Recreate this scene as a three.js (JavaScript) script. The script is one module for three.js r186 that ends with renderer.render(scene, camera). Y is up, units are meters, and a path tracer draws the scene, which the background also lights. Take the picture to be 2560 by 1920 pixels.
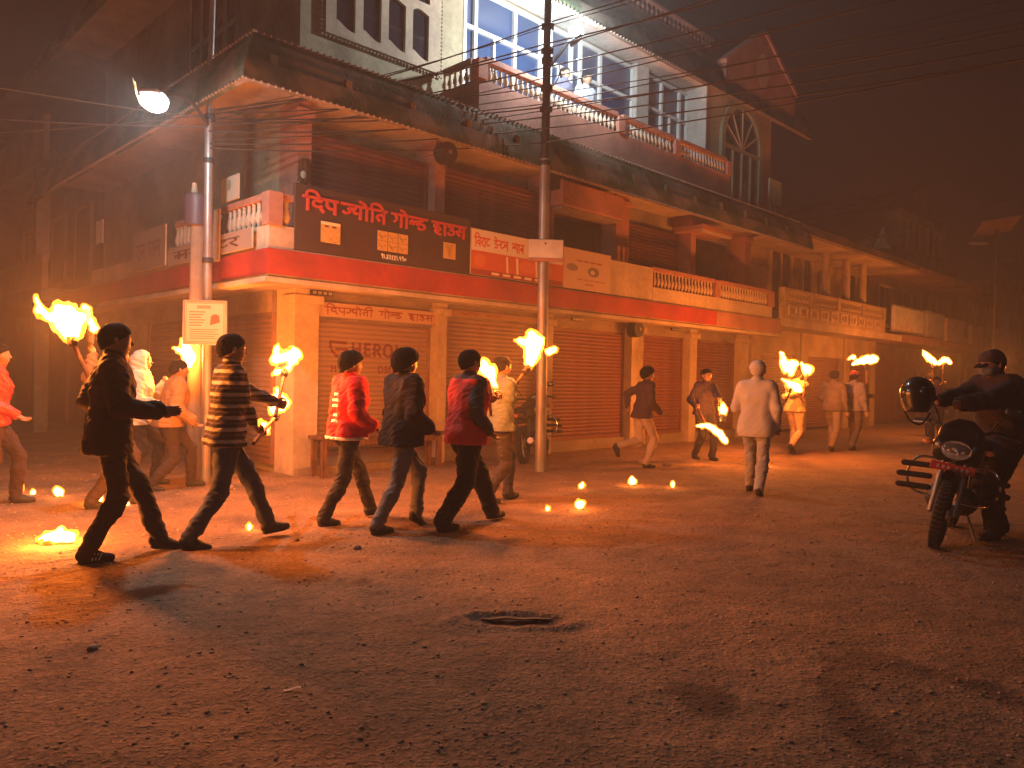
import * as THREE from 'three';
import { mergeGeometries } from 'three/addons/utils/BufferGeometryUtils.js';
import { ImprovedNoise } from 'three/addons/math/ImprovedNoise.js';
import { RoundedBoxGeometry } from 'three/addons/geometries/RoundedBoxGeometry.js';

// ---------- camera, sky, moonlight, haze, exposure ----------
const scene = new THREE.Scene();
const camera = new THREE.PerspectiveCamera(53.62, 4 / 3, 0.05, 600);
camera.rotation.order = 'YXZ';
camera.position.set(0, 1.4, 0);
camera.rotation.set(-0.01158, 0, 0.02094);
const renderer = new THREE.WebGLRenderer({ antialias: true });
renderer.toneMapping = THREE.LinearToneMapping;
renderer.toneMappingExposure = 1.0;
renderer.shadowMap.enabled = true;

function nightSky() {                       // near-black night air, a little lighter and redder towards the town
  const w = 32, h = 16, d = new Float32Array(w * h * 4);
  for (let j = 0; j < h; j++) for (let i = 0; i < w; i++) {
    const up = Math.max(0, (j + 0.5) / h * 2 - 1), k = 1 - 0.55 * up, o = (j * w + i) * 4;
    d[o] = 0.0034 * k; d[o + 1] = 0.0013 * k; d[o + 2] = 0.0017 * k; d[o + 3] = 1;
  }
  const t = new THREE.DataTexture(d, w, h, THREE.RGBAFormat, THREE.FloatType);
  t.mapping = THREE.EquirectangularReflectionMapping; t.magFilter = THREE.LinearFilter; t.needsUpdate = true;
  return t;
}
scene.background = nightSky();
scene.environment = scene.background;
const moon = new THREE.DirectionalLight(new THREE.Color(0.85, 0.9, 1), 0.02);
moon.name = 'moonlight'; moon.position.set(12, 40, 30); moon.target.position.set(0, 0, -8);
moon.castShadow = true; moon.shadow.radius = 6; moon.shadow.mapSize.set(2048, 2048);
Object.assign(moon.shadow.camera, { left: -30, right: 30, top: 30, bottom: -30, near: 1, far: 120 });
scene.add(moon, moon.target);
scene.fog = new THREE.FogExp2(new THREE.Color(1, 0.96, 0.93), 0.008);

// ---------- helpers ----------
const lerp = (a, b, t) => a + (b - a) * t;
let seed = 20240117;
const rnd = () => { seed = (seed * 1664525 + 1013904223) >>> 0; return seed / 4294967296; };
const rr = (a, b) => a + (b - a) * rnd();
const perlin = new ImprovedNoise();
const V = (x, y, z) => new THREE.Vector3(x, y, z);
const taken = new Map();
function numbered(name) {
  const k = taken.get(name) || 0; taken.set(name, k + 1);
  return k ? name + '_' + String(k).padStart(3, '0') : name;
}
function thing(name, label, category, group, pos = [0, 0, 0], turn = 0) {
  const g = new THREE.Group(); g.name = numbered(name);
  g.position.set(...pos); g.rotation.y = turn;
  g.userData = { label, category }; if (group) g.userData.group = group;
  scene.add(g); return g;
}
function part(parent, name, geo, mat, kind) {
  const m = new THREE.Mesh(geo, mat); m.name = name; m.castShadow = m.receiveShadow = true;
  if (kind) m.userData.kind = kind;
  parent.add(m); return m;
}
function copyOf(g, label) {
  const c = g.clone(); c.name = numbered(g.name.replace(/_\d{3}$/, '')); c.userData = { ...g.userData, label }; scene.add(c); return c;
}
// uv in metres, taken from position along the dominant axis of the normal
function metric(geo, k = 1) {
  const g = geo.index ? geo.toNonIndexed() : geo;
  if (!g.attributes.normal) g.computeVertexNormals();
  const p = g.attributes.position, n = g.attributes.normal, uv = new Float32Array(p.count * 2);
  for (let f = 0; f < p.count; f += 3) {
    let ax = 0, ay = 0, az = 0;
    for (let i = f; i < f + 3; i++) { ax += Math.abs(n.getX(i)); ay += Math.abs(n.getY(i)); az += Math.abs(n.getZ(i)); }
    for (let i = f; i < f + 3; i++) {
      const x = p.getX(i), y = p.getY(i), z = p.getZ(i);
      const [u, v] = ay > ax && ay > az ? [x, z] : ax > az ? [z, y] : [x, y];
      uv[2 * i] = u * k; uv[2 * i + 1] = v * k;
    }
  }
  g.setAttribute('uv', new THREE.BufferAttribute(uv, 2));
  for (const a of Object.keys(g.attributes)) if (!['position', 'normal', 'uv'].includes(a)) g.deleteAttribute(a);
  return g;
}
const box = (x0, x1, y0, y1, z0, z1) => metric(new THREE.BoxGeometry(x1 - x0, y1 - y0, z1 - z0).translate((x0 + x1) / 2, (y0 + y1) / 2, (z0 + z1) / 2));
const rbox = (x0, x1, y0, y1, z0, z1, r = 0.012) => metric(new RoundedBoxGeometry(x1 - x0, y1 - y0, z1 - z0, 1, Math.min(r, (x1 - x0) / 2.1, (y1 - y0) / 2.1, (z1 - z0) / 2.1)).translate((x0 + x1) / 2, (y0 + y1) / 2, (z0 + z1) / 2));
const merged = (list) => mergeGeometries(list.map((g) => { const h = g.index ? g.toNonIndexed() : g; for (const a of Object.keys(h.attributes)) if (!['position', 'normal', 'uv'].includes(a)) h.deleteAttribute(a); return h; }));
function rod(a, b, r, r2 = r, seg = 10) {
  const A = V(...a), B = V(...b), d = B.clone().sub(A), L = d.length();
  const g = new THREE.CylinderGeometry(r2, r, L, seg, 1);
  g.applyQuaternion(new THREE.Quaternion().setFromUnitVectors(V(0, 1, 0), d.normalize()));
  return metric(g.translate((A.x + B.x) / 2, (A.y + B.y) / 2, (A.z + B.z) / 2));
}
const tube = (pts, r, seg = 24, rs = 7, closed = false) => metric(new THREE.TubeGeometry(new THREE.CatmullRomCurve3(pts.map((p) => V(...p)), closed), seg, r, rs, closed));
const ball = (x, y, z, r, sx = 1, sy = 1, sz = 1, w = 14, h = 10) => metric(new THREE.SphereGeometry(r, w, h).scale(sx, sy, sz).translate(x, y, z));

// textures
function tex(w, h, fn, srgb = true, repeat = 1) {
  const d = new Uint8Array(w * h * 4);
  for (let j = 0; j < h; j++) for (let i = 0; i < w; i++) {
    const c = fn(i / w, j / h), o = (j * w + i) * 4;
    d[o] = Math.max(0, Math.min(255, c[0] * 255)); d[o + 1] = Math.max(0, Math.min(255, c[1] * 255)); d[o + 2] = Math.max(0, Math.min(255, c[2] * 255)); d[o + 3] = 255;
  }
  const t = new THREE.DataTexture(d, w, h); t.wrapS = t.wrapT = THREE.RepeatWrapping; t.magFilter = THREE.LinearFilter;
  if (srgb) t.colorSpace = THREE.SRGBColorSpace;
  t.repeat.set(repeat, repeat); t.needsUpdate = true; return t;
}
// tiling fractal gradient noise on the unit square
function lattice(i, j, p, o) { const h = Math.sin(((i % p + p) % p) * 127.1 + ((j % p + p) % p) * 311.7 + o * 74.7 + p * 1.3) * 43758.5453; return (h - Math.floor(h)) * Math.PI * 2; }
function tnoise(u, v, f, oct = 4) {
  let s = 0, a = 0.5, n = 0, p = Math.max(2, Math.round(f));
  for (let o = 0; o < oct; o++) {
    const x = u * p, y = v * p, i = Math.floor(x), j = Math.floor(y), fx = x - i, fy = y - j, sx = fx * fx * fx * (fx * (fx * 6 - 15) + 10), sy = fy * fy * fy * (fy * (fy * 6 - 15) + 10);
    const d = (di, dj) => { const t = lattice(i + di, j + dj, p, o); return Math.cos(t) * (fx - di) + Math.sin(t) * (fy - dj); };
    s += a * 1.5 * lerp(lerp(d(0, 0), d(1, 0), sx), lerp(d(0, 1), d(1, 1), sx), sy);
    n += a; a *= 0.55; p *= 2;
  }
  return s / n;
}
const wallMap = tex(512, 512, (u, v) => { const a = tnoise(u, v, 5, 5), b = tnoise(v, u, 40, 2), c = Math.max(0, tnoise(u, v, 2.3, 3) - 0.18); const k = 0.86 + 0.2 * a + 0.07 * b - 0.5 * c; return [k, k * 0.985, k * 0.96]; }, true, 0.28);
const wallBump = tex(256, 256, (u, v) => { const k = 0.5 + 0.35 * tnoise(u, v, 30, 4); return [k, k, k]; }, false, 0.9);
const mossMap = tex(512, 512, (u, v) => { const a = tnoise(u, v, 4, 5), m = Math.max(0, Math.min(1, (tnoise(v, u, 3, 4) + 0.05) * 4)); const k = 0.8 + 0.3 * a; return [k * (1 - 0.55 * m), k * (1 - 0.38 * m), k * (1 - 0.6 * m)]; }, true, 0.4);
const streakMap = tex(256, 256, (u, v) => { const a = tnoise(u, v, 6, 4), r = Math.max(0, tnoise(u, v, 3, 3)); const k = 0.85 + 0.16 * a; return [k, k * (1 - 0.35 * r), k * (1 - 0.5 * r)]; }, true, 0.5);
const woodMap = tex(256, 256, (u, v) => { const k = 0.7 + 0.3 * tnoise(u * 1, v * 1, 3, 3) + 0.12 * Math.sin((u + 0.05 * tnoise(u, v, 5)) * 60); return [k, k * 0.85, k * 0.68]; }, true, 1.5);
const clothBump = tex(128, 128, (u, v) => { const k = 0.5 + 0.25 * Math.sin(u * 2 * Math.PI * 32) * Math.sin(v * 2 * Math.PI * 32) + 0.2 * tnoise(u, v, 12, 2); return [k, k, k]; }, false, 4);
const lin = (r, g, b) => new THREE.Color().setRGB(r, g, b);
const std = (c, o = {}) => new THREE.MeshStandardMaterial({ color: Array.isArray(c) ? lin(...c) : c, roughness: 0.85, metalness: 0, ...o });
const wallMat = (r, g, b, o = {}) => std([r, g, b], { map: wallMap, bumpMap: wallBump, bumpScale: 0.006, roughness: 0.92, ...o });
const phys = (c, o = {}) => new THREE.MeshPhysicalMaterial({ color: Array.isArray(c) ? lin(...c) : c, roughness: 0.5, ...o });

const M = {
  cream: wallMat(0.42, 0.36, 0.25), greenwall: wallMat(0.27, 0.30, 0.20), pale: wallMat(0.55, 0.44, 0.34), white: wallMat(0.7, 0.69, 0.66),
  pink: wallMat(0.42, 0.2, 0.15), moss: std([0.22, 0.17, 0.12], { map: mossMap, bumpMap: wallBump, bumpScale: 0.01, roughness: 0.95 }),
  red: wallMat(0.38, 0.034, 0.025, { roughness: 0.6 }), concrete: wallMat(0.3, 0.23, 0.18), darkwall: wallMat(0.12, 0.1, 0.085),
  shutter: std([0.34, 0.2, 0.15], { map: streakMap, metalness: 0.25, roughness: 0.55 }), shutterBrown: std([0.23, 0.085, 0.06], { map: streakMap, metalness: 0.2, roughness: 0.6 }),
  steel: std([0.42, 0.41, 0.4], { map: streakMap, metalness: 0.6, roughness: 0.45 }), dark: std([0.02, 0.019, 0.02], { roughness: 0.6 }),
  wood: std([0.22, 0.12, 0.06], { map: woodMap, roughness: 0.75 }), palewood: std([0.45, 0.3, 0.16], { map: woodMap, roughness: 0.75 }),
  glassBlue: phys([0.02, 0.045, 0.11], { roughness: 0.24, clearcoat: 0.6, clearcoatRoughness: 0.05 }), glassDark: phys([0.012, 0.013, 0.02], { roughness: 0.12, clearcoat: 0.5 }),
  frame: std([0.66, 0.65, 0.62], { roughness: 0.5 }), cable: std([0.025, 0.022, 0.02], { roughness: 0.6 }),
  tin: std([0.5, 0.5, 0.48], { metalness: 0.7, roughness: 0.4 }), black: phys([0.012, 0.012, 0.013], { roughness: 0.3, clearcoat: 1, clearcoatRoughness: 0.08 }),
  rubber: std([0.016, 0.015, 0.015], { roughness: 0.85 }), chrome: std([0.75, 0.74, 0.72], { metalness: 1, roughness: 0.18 }),
  whiteboard: std([0.62, 0.6, 0.58], { map: streakMap, roughness: 0.55 }), roof: std([0.12, 0.06, 0.045], { map: mossMap, roughness: 0.9 }),
  rag: std([0.05, 0.035, 0.025], { roughness: 1 }),
};
// the corner building's frame: x runs along its main front, z points out to the street
const TURN = 0.78016, ORG = [-2.9, 0, -10.1];
const W = (s, y, n) => [ORG[0] + 0.71080 * s + 0.70339 * n, y, ORG[2] - 0.70339 * s + 0.71080 * n];
const onFront = (name, label, category, group) => thing(name, label, category, group, ORG, TURN);

// ---------- signed-distance modelling ----------
// prims: { a, b, ra, rb, k } tapered capsules; the field is a smooth union, meshed with surface nets
function solid(prims, h, { warp, pad = 0.05, cut } = {}) {
  const lo = [1e9, 1e9, 1e9], hi = [-1e9, -1e9, -1e9];
  for (const p of prims) for (let c = 0; c < 3; c++) {
    lo[c] = Math.min(lo[c], p.a[c] - p.ra, p.b[c] - p.rb); hi[c] = Math.max(hi[c], p.a[c] + p.ra, p.b[c] + p.rb);
  }
  for (let c = 0; c < 3; c++) { lo[c] -= pad; hi[c] += pad; }
  const n = lo.map((l, c) => Math.ceil((hi[c] - l) / h) + 1), [nx, ny, nz] = n, F = new Float32Array(nx * ny * nz).fill(0.15);
  for (const p of prims) {
    const k = p.k ?? 0.03, m = k + 2.5 * h, a = p.a, b = p.b, bx = b[0] - a[0], by = b[1] - a[1], bz = b[2] - a[2], bb = bx * bx + by * by + bz * bz || 1e-9;
    const r = Math.max(p.ra, p.rb) + m, i0 = [], i1 = [];
    for (let c = 0; c < 3; c++) { i0[c] = Math.max(0, Math.floor((Math.min(a[c], b[c]) - r - lo[c]) / h)); i1[c] = Math.min(n[c] - 1, Math.ceil((Math.max(a[c], b[c]) + r - lo[c]) / h)); }
    for (let z = i0[2]; z <= i1[2]; z++) for (let y = i0[1]; y <= i1[1]; y++) for (let x = i0[0]; x <= i1[0]; x++) {
      const px = lo[0] + x * h - a[0], py = lo[1] + y * h - a[1], pz = lo[2] + z * h - a[2];
      let t = (px * bx + py * by + pz * bz) / bb; t = t < 0 ? 0 : t > 1 ? 1 : t;
      const dx = px - t * bx, dy = py - t * by, dz = pz - t * bz, d = Math.sqrt(dx * dx + dy * dy + dz * dz) - (p.ra + (p.rb - p.ra) * t);
      const o = (z * ny + y) * nx + x, f = F[o], q = Math.max(0, k - Math.abs(f - d)) / k;
      F[o] = Math.min(f, d) - q * q * k * 0.25;
    }
  }
  if (warp || cut) for (let z = 0, o = 0; z < nz; z++) for (let y = 0; y < ny; y++) for (let x = 0; x < nx; x++, o++) {
    if (Math.abs(F[o]) > 0.09) { if (!cut || F[o] > 0) continue; }
    const X = lo[0] + x * h, Y = lo[1] + y * h, Z = lo[2] + z * h;
    if (warp) F[o] += warp(X, Y, Z);
    if (cut) F[o] = Math.max(F[o], cut(X, Y, Z));
  }
  const id = new Int32Array(nx * ny * nz).fill(-1), pos = [], nor = [], idx = [], at = (x, y, z) => (z * ny + y) * nx + x;
  for (let z = 0; z < nz - 1; z++) for (let y = 0; y < ny - 1; y++) for (let x = 0; x < nx - 1; x++) {
    let s = 0; const f = [];
    for (let c = 0; c < 8; c++) { const v = F[at(x + (c & 1), y + (c >> 1 & 1), z + (c >> 2))]; f[c] = v; if (v < 0) s++; }
    if (s === 0 || s === 8) continue;
    let cx = 0, cy = 0, cz = 0, m = 0;
    for (let c = 0; c < 8; c++) for (let e = 1; e < 8; e <<= 1) {
      if (c & e) continue; const d = c | e; if ((f[c] < 0) === (f[d] < 0)) continue;
      const t = f[c] / (f[c] - f[d]); cx += (c & 1) + (e === 1 ? t : 0); cy += (c >> 1 & 1) + (e === 2 ? t : 0); cz += (c >> 2) + (e === 4 ? t : 0); m++;
    }
    id[at(x, y, z)] = pos.length / 3;
    const ux = cx / m, uy = cy / m, uz = cz / m;
    pos.push(lo[0] + (x + ux) * h, lo[1] + (y + uy) * h, lo[2] + (z + uz) * h);
    const g = (A, B) => lerp(lerp(B[0] - A[0], B[1] - A[1], 0.5), lerp(B[2] - A[2], B[3] - A[3], 0.5), 0.5);
    let gx = g([f[0], f[2], f[4], f[6]], [f[1], f[3], f[5], f[7]]), gy = g([f[0], f[1], f[4], f[5]], [f[2], f[3], f[6], f[7]]), gz = g([f[0], f[1], f[2], f[3]], [f[4], f[5], f[6], f[7]]);
    const L = Math.hypot(gx, gy, gz) || 1; nor.push(gx / L, gy / L, gz / L);
  }
  const st = [1, nx, nx * ny];
  for (let z = 1; z < nz - 1; z++) for (let y = 1; y < ny - 1; y++) for (let x = 1; x < nx - 1; x++) {
    const o = at(x, y, z), v0 = F[o];
    for (let a = 0; a < 3; a++) {
      const v1 = F[o + st[a]]; if ((v0 < 0) === (v1 < 0)) continue;
      const b = st[(a + 1) % 3], c = st[(a + 2) % 3], q = [id[o], id[o - b], id[o - b - c], id[o - c]];
      if (q.includes(-1)) continue;
      if (v0 >= 0) q.reverse();
      idx.push(q[0], q[1], q[2], q[0], q[2], q[3]);
    }
  }
  const G = new THREE.BufferGeometry();
  G.setAttribute('position', new THREE.Float32BufferAttribute(pos, 3));
  G.setAttribute('normal', new THREE.Float32BufferAttribute(nor, 3));
  const uv = new Float32Array(pos.length / 3 * 2);
  for (let i = 0; i < pos.length / 3; i++) { uv[2 * i] = pos[3 * i] + (nor[3 * i + 2] > 0 ? 2 : 0); uv[2 * i + 1] = pos[3 * i + 1]; }
  G.setAttribute('uv', new THREE.BufferAttribute(uv, 2));
  G.setIndex(idx); return G;
}
const joined = (list) => mergeGeometries(list);
const cap = (a, b, ra, rb = ra, k) => ({ a, b, ra, rb, k });
// ---------- ground: one sheet of beaten dirt, fine near the street, reaching the horizon ----------
function gh(x, z) {                         // height of the dirt at a place
  const near = Math.exp(-Math.max(0, Math.hypot(x, z + 6) - 14) / 6);
  let y = 0.012 * perlin.noise(x * 0.9, 3.3, z * 0.9) + 0.007 * perlin.noise(x * 4.1, 7.1, z * 4.1) + 0.006 * perlin.noise(x * 11, 1.1, z * 11) + 0.0025 * perlin.noise(x * 24, 2.1, z * 24);
  const mx = x - 0.06, mz = z + 4.3, e = Math.hypot(mx / 0.3, mz / 0.12) + 0.18 * perlin.noise(x * 9, 5, z * 9);   // the muddy hollow with its trodden rim
  y += -0.026 * Math.max(0, 1 - e * e) + 0.024 * Math.exp(-((e - 1.15) * (e - 1.15)) / 0.035);
  return y * near;
}
const dirtMap = tex(1024, 1024, (u, v) => {
  const a = tnoise(u, v, 6, 5), b = tnoise(v, u, 60, 3), c = tnoise(u, v, 150, 2);
  const k = 0.70 + 0.16 * a + 0.16 * b + 0.14 * c; return [k, k * 0.93, k * 0.83];
}, true, 0.42);
const dirtBump = tex(1024, 1024, (u, v) => { const p = Math.max(0, tnoise(v, u, 70, 2)) * 1.6; const k = 0.35 + 0.25 * tnoise(u, v, 26, 4) + 0.35 * p; return [k, k, k]; }, false, 0.55);
{
  const axis = (d0, d1, step, far) => {
    const a = []; for (let v = d0; v <= d1 + 1e-6; v += step) a.push(v);
    let s = step; for (let v = d1; v < far;) { s *= 1.28; v += s; a.push(v); }
    s = step; for (let v = d0; v > -far;) { s *= 1.28; v -= s; a.unshift(v); } return a;
  };
  const xs = axis(-5, 5.4, 0.032, 220), zs = axis(-10, -1.6, 0.032, 220), nx = xs.length, nz = zs.length;
  const pos = new Float32Array(nx * nz * 3), uv = new Float32Array(nx * nz * 2), col = new Float32Array(nx * nz * 3), idx = [];
  for (let j = 0, o = 0; j < nz; j++) for (let i = 0; i < nx; i++, o++) {
    const x = xs[i], z = zs[j]; pos.set([x, gh(x, z), z], o * 3); uv.set([x, z], o * 2);
    // darker patches put into the dirt colour, each with its own ragged outline
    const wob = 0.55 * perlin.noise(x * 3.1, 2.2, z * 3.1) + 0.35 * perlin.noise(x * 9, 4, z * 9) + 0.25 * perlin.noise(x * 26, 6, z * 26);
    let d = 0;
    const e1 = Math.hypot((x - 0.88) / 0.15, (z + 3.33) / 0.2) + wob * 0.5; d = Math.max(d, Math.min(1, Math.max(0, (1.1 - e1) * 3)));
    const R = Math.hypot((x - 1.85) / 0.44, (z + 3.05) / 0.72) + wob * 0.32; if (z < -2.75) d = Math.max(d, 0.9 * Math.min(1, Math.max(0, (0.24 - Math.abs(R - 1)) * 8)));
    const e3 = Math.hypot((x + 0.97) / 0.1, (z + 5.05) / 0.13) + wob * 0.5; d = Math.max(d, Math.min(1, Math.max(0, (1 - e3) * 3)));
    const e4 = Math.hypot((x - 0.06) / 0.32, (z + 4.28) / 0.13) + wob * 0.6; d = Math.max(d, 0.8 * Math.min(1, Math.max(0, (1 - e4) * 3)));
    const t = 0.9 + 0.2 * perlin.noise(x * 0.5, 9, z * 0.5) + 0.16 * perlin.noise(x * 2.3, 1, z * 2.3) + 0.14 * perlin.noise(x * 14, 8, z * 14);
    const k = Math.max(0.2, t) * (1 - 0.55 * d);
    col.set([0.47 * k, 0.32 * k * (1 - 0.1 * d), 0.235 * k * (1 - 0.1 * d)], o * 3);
    if (i < nx - 1 && j < nz - 1) idx.push(o, o + nx, o + 1, o + 1, o + nx, o + nx + 1);
  }
  const g = new THREE.BufferGeometry();
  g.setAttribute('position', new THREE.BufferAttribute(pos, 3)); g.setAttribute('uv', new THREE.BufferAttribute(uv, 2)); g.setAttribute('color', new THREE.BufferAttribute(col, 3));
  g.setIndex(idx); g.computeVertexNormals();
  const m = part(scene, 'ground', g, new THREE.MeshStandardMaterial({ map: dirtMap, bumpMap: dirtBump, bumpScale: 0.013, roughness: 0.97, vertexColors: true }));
  m.userData = { kind: 'structure', label: 'beaten dirt road strewn with grit and darker patches' };
}
function lump(r, s) {
  const g = new THREE.IcosahedronGeometry(r, 1), p = g.attributes.position;
  for (let i = 0; i < p.count; i++) { const k = 1 + 0.35 * perlin.noise(p.getX(i) / r * 1.3 + s, p.getY(i) / r * 1.3, p.getZ(i) / r * 1.3); p.setXYZ(i, p.getX(i) * k, p.getY(i) * k * 0.62, p.getZ(i) * k); }
  g.computeVertexNormals(); return g;
}
{
  const stone = std([0.46, 0.33, 0.25], { map: wallMap, roughness: 0.95 }), n = 14000;
  const inst = new THREE.InstancedMesh(lump(1, 2.2), stone, n), m4 = new THREE.Matrix4(), q = new THREE.Quaternion(), c = new THREE.Color();
  for (let i = 0; i < n; i++) {
    const far = rnd() < 0.35, z = far ? rr(-14, -6) : -1.7 - Math.pow(rnd(), 1.3) * 6, w = 0.75 * -z + 0.5, x = rr(-w, w);
    const r = 0.003 + 0.009 * Math.pow(rnd(), 6) + (far ? 0.003 : 0);
    q.setFromEuler(new THREE.Euler(rr(-0.3, 0.3), rr(0, 6.3), rr(-0.3, 0.3)));
    m4.compose(V(x, gh(x, z) + r * 0.2, z), q, V(r * rr(0.8, 1.5), r * rr(0.6, 1), r * rr(0.8, 1.3)));
    inst.setMatrixAt(i, m4); const k = rr(0.55, 1.25); inst.setColorAt(i, c.setRGB(k, k * rr(0.88, 0.98), k * rr(0.75, 0.92)));
  }
  inst.name = 'gravel'; inst.userData = { label: 'loose grit and pebbles scattered over the dirt road', category: 'gravel', kind: 'stuff' }; inst.castShadow = inst.receiveShadow = true;
  scene.add(inst);
}
// single stones and scraps that stand out
const stoneGeo = [lump(0.05, 1), lump(0.05, 5), lump(0.05, 9)], stoneMat = std([0.3, 0.25, 0.2], { map: wallMap, roughness: 0.95 });
for (const [x, z, s, l] of [[-2.05, -3.75, 0.55, 'pale stone lying alone on the open foreground dirt'], [-1.75, -6.25, 0.5, 'dark stone behind the heel of the striped shirt walker'], [-1.2, -6.0, 0.7, 'brown stone between the jeans walker and the foreground'],
  [-4.15, -8.75, 1.6, 'pale stone at the rubble edge by the notice pole'], [2.5, -12.1, 1.5, 'lump of rubble in front of the far shutters'], [2.15, -12.3, 1.9, 'flat rubble lump beside the shop plinth'], [-3.3, -8.9, 1.4, 'stone at the foot of the corner pillar kerb']]) {
  const g = thing('stone', l, 'stone', 'loose stones on the road', [x, gh(x, z) + 0.012 * s, z], rr(0, 6));
  const m = part(g, 'rock', stoneGeo[Math.floor(rnd() * 3)], stoneMat); m.scale.setScalar(s);
}
{
  const g = thing('paper_scrap', 'thin pale paper strip lying on the foreground dirt', 'litter', undefined, [-0.93, gh(-0.93, -3.3) + 0.012, -3.3], 0.2);
  const s = new THREE.PlaneGeometry(0.075, 0.016, 8, 1).rotateX(-Math.PI / 2), p = s.attributes.position;
  for (let i = 0; i < p.count; i++) p.setY(i, 0.006 * Math.sin(p.getX(i) * 60)); s.computeVertexNormals();
  const back = s.clone().translate(0, -0.0015, 0); part(g, 'sheet', merged([metric(s), metric(back)]), std([0.6, 0.5, 0.42]));
}
{
  const g = thing('cardboard_scrap', 'trodden muddy strip of board half sunk in the dirt hollow', 'litter', undefined, [0.05, gh(0.05, -4.36) + 0.012, -4.36], 0.05);
  const s = new THREE.BoxGeometry(0.4, 0.008, 0.03, 16, 1, 2), p = s.attributes.position;
  for (let i = 0; i < p.count; i++) { p.setY(i, p.getY(i) + 0.01 * perlin.noise(p.getX(i) * 9, 3, p.getZ(i) * 9) + 0.006); p.setZ(i, p.getZ(i) + 0.02 * perlin.noise(p.getX(i) * 7, 8, 1)); }
  s.computeVertexNormals(); part(g, 'strip', metric(s), std([0.2, 0.14, 0.1], { map: wallMap }));
}
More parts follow.
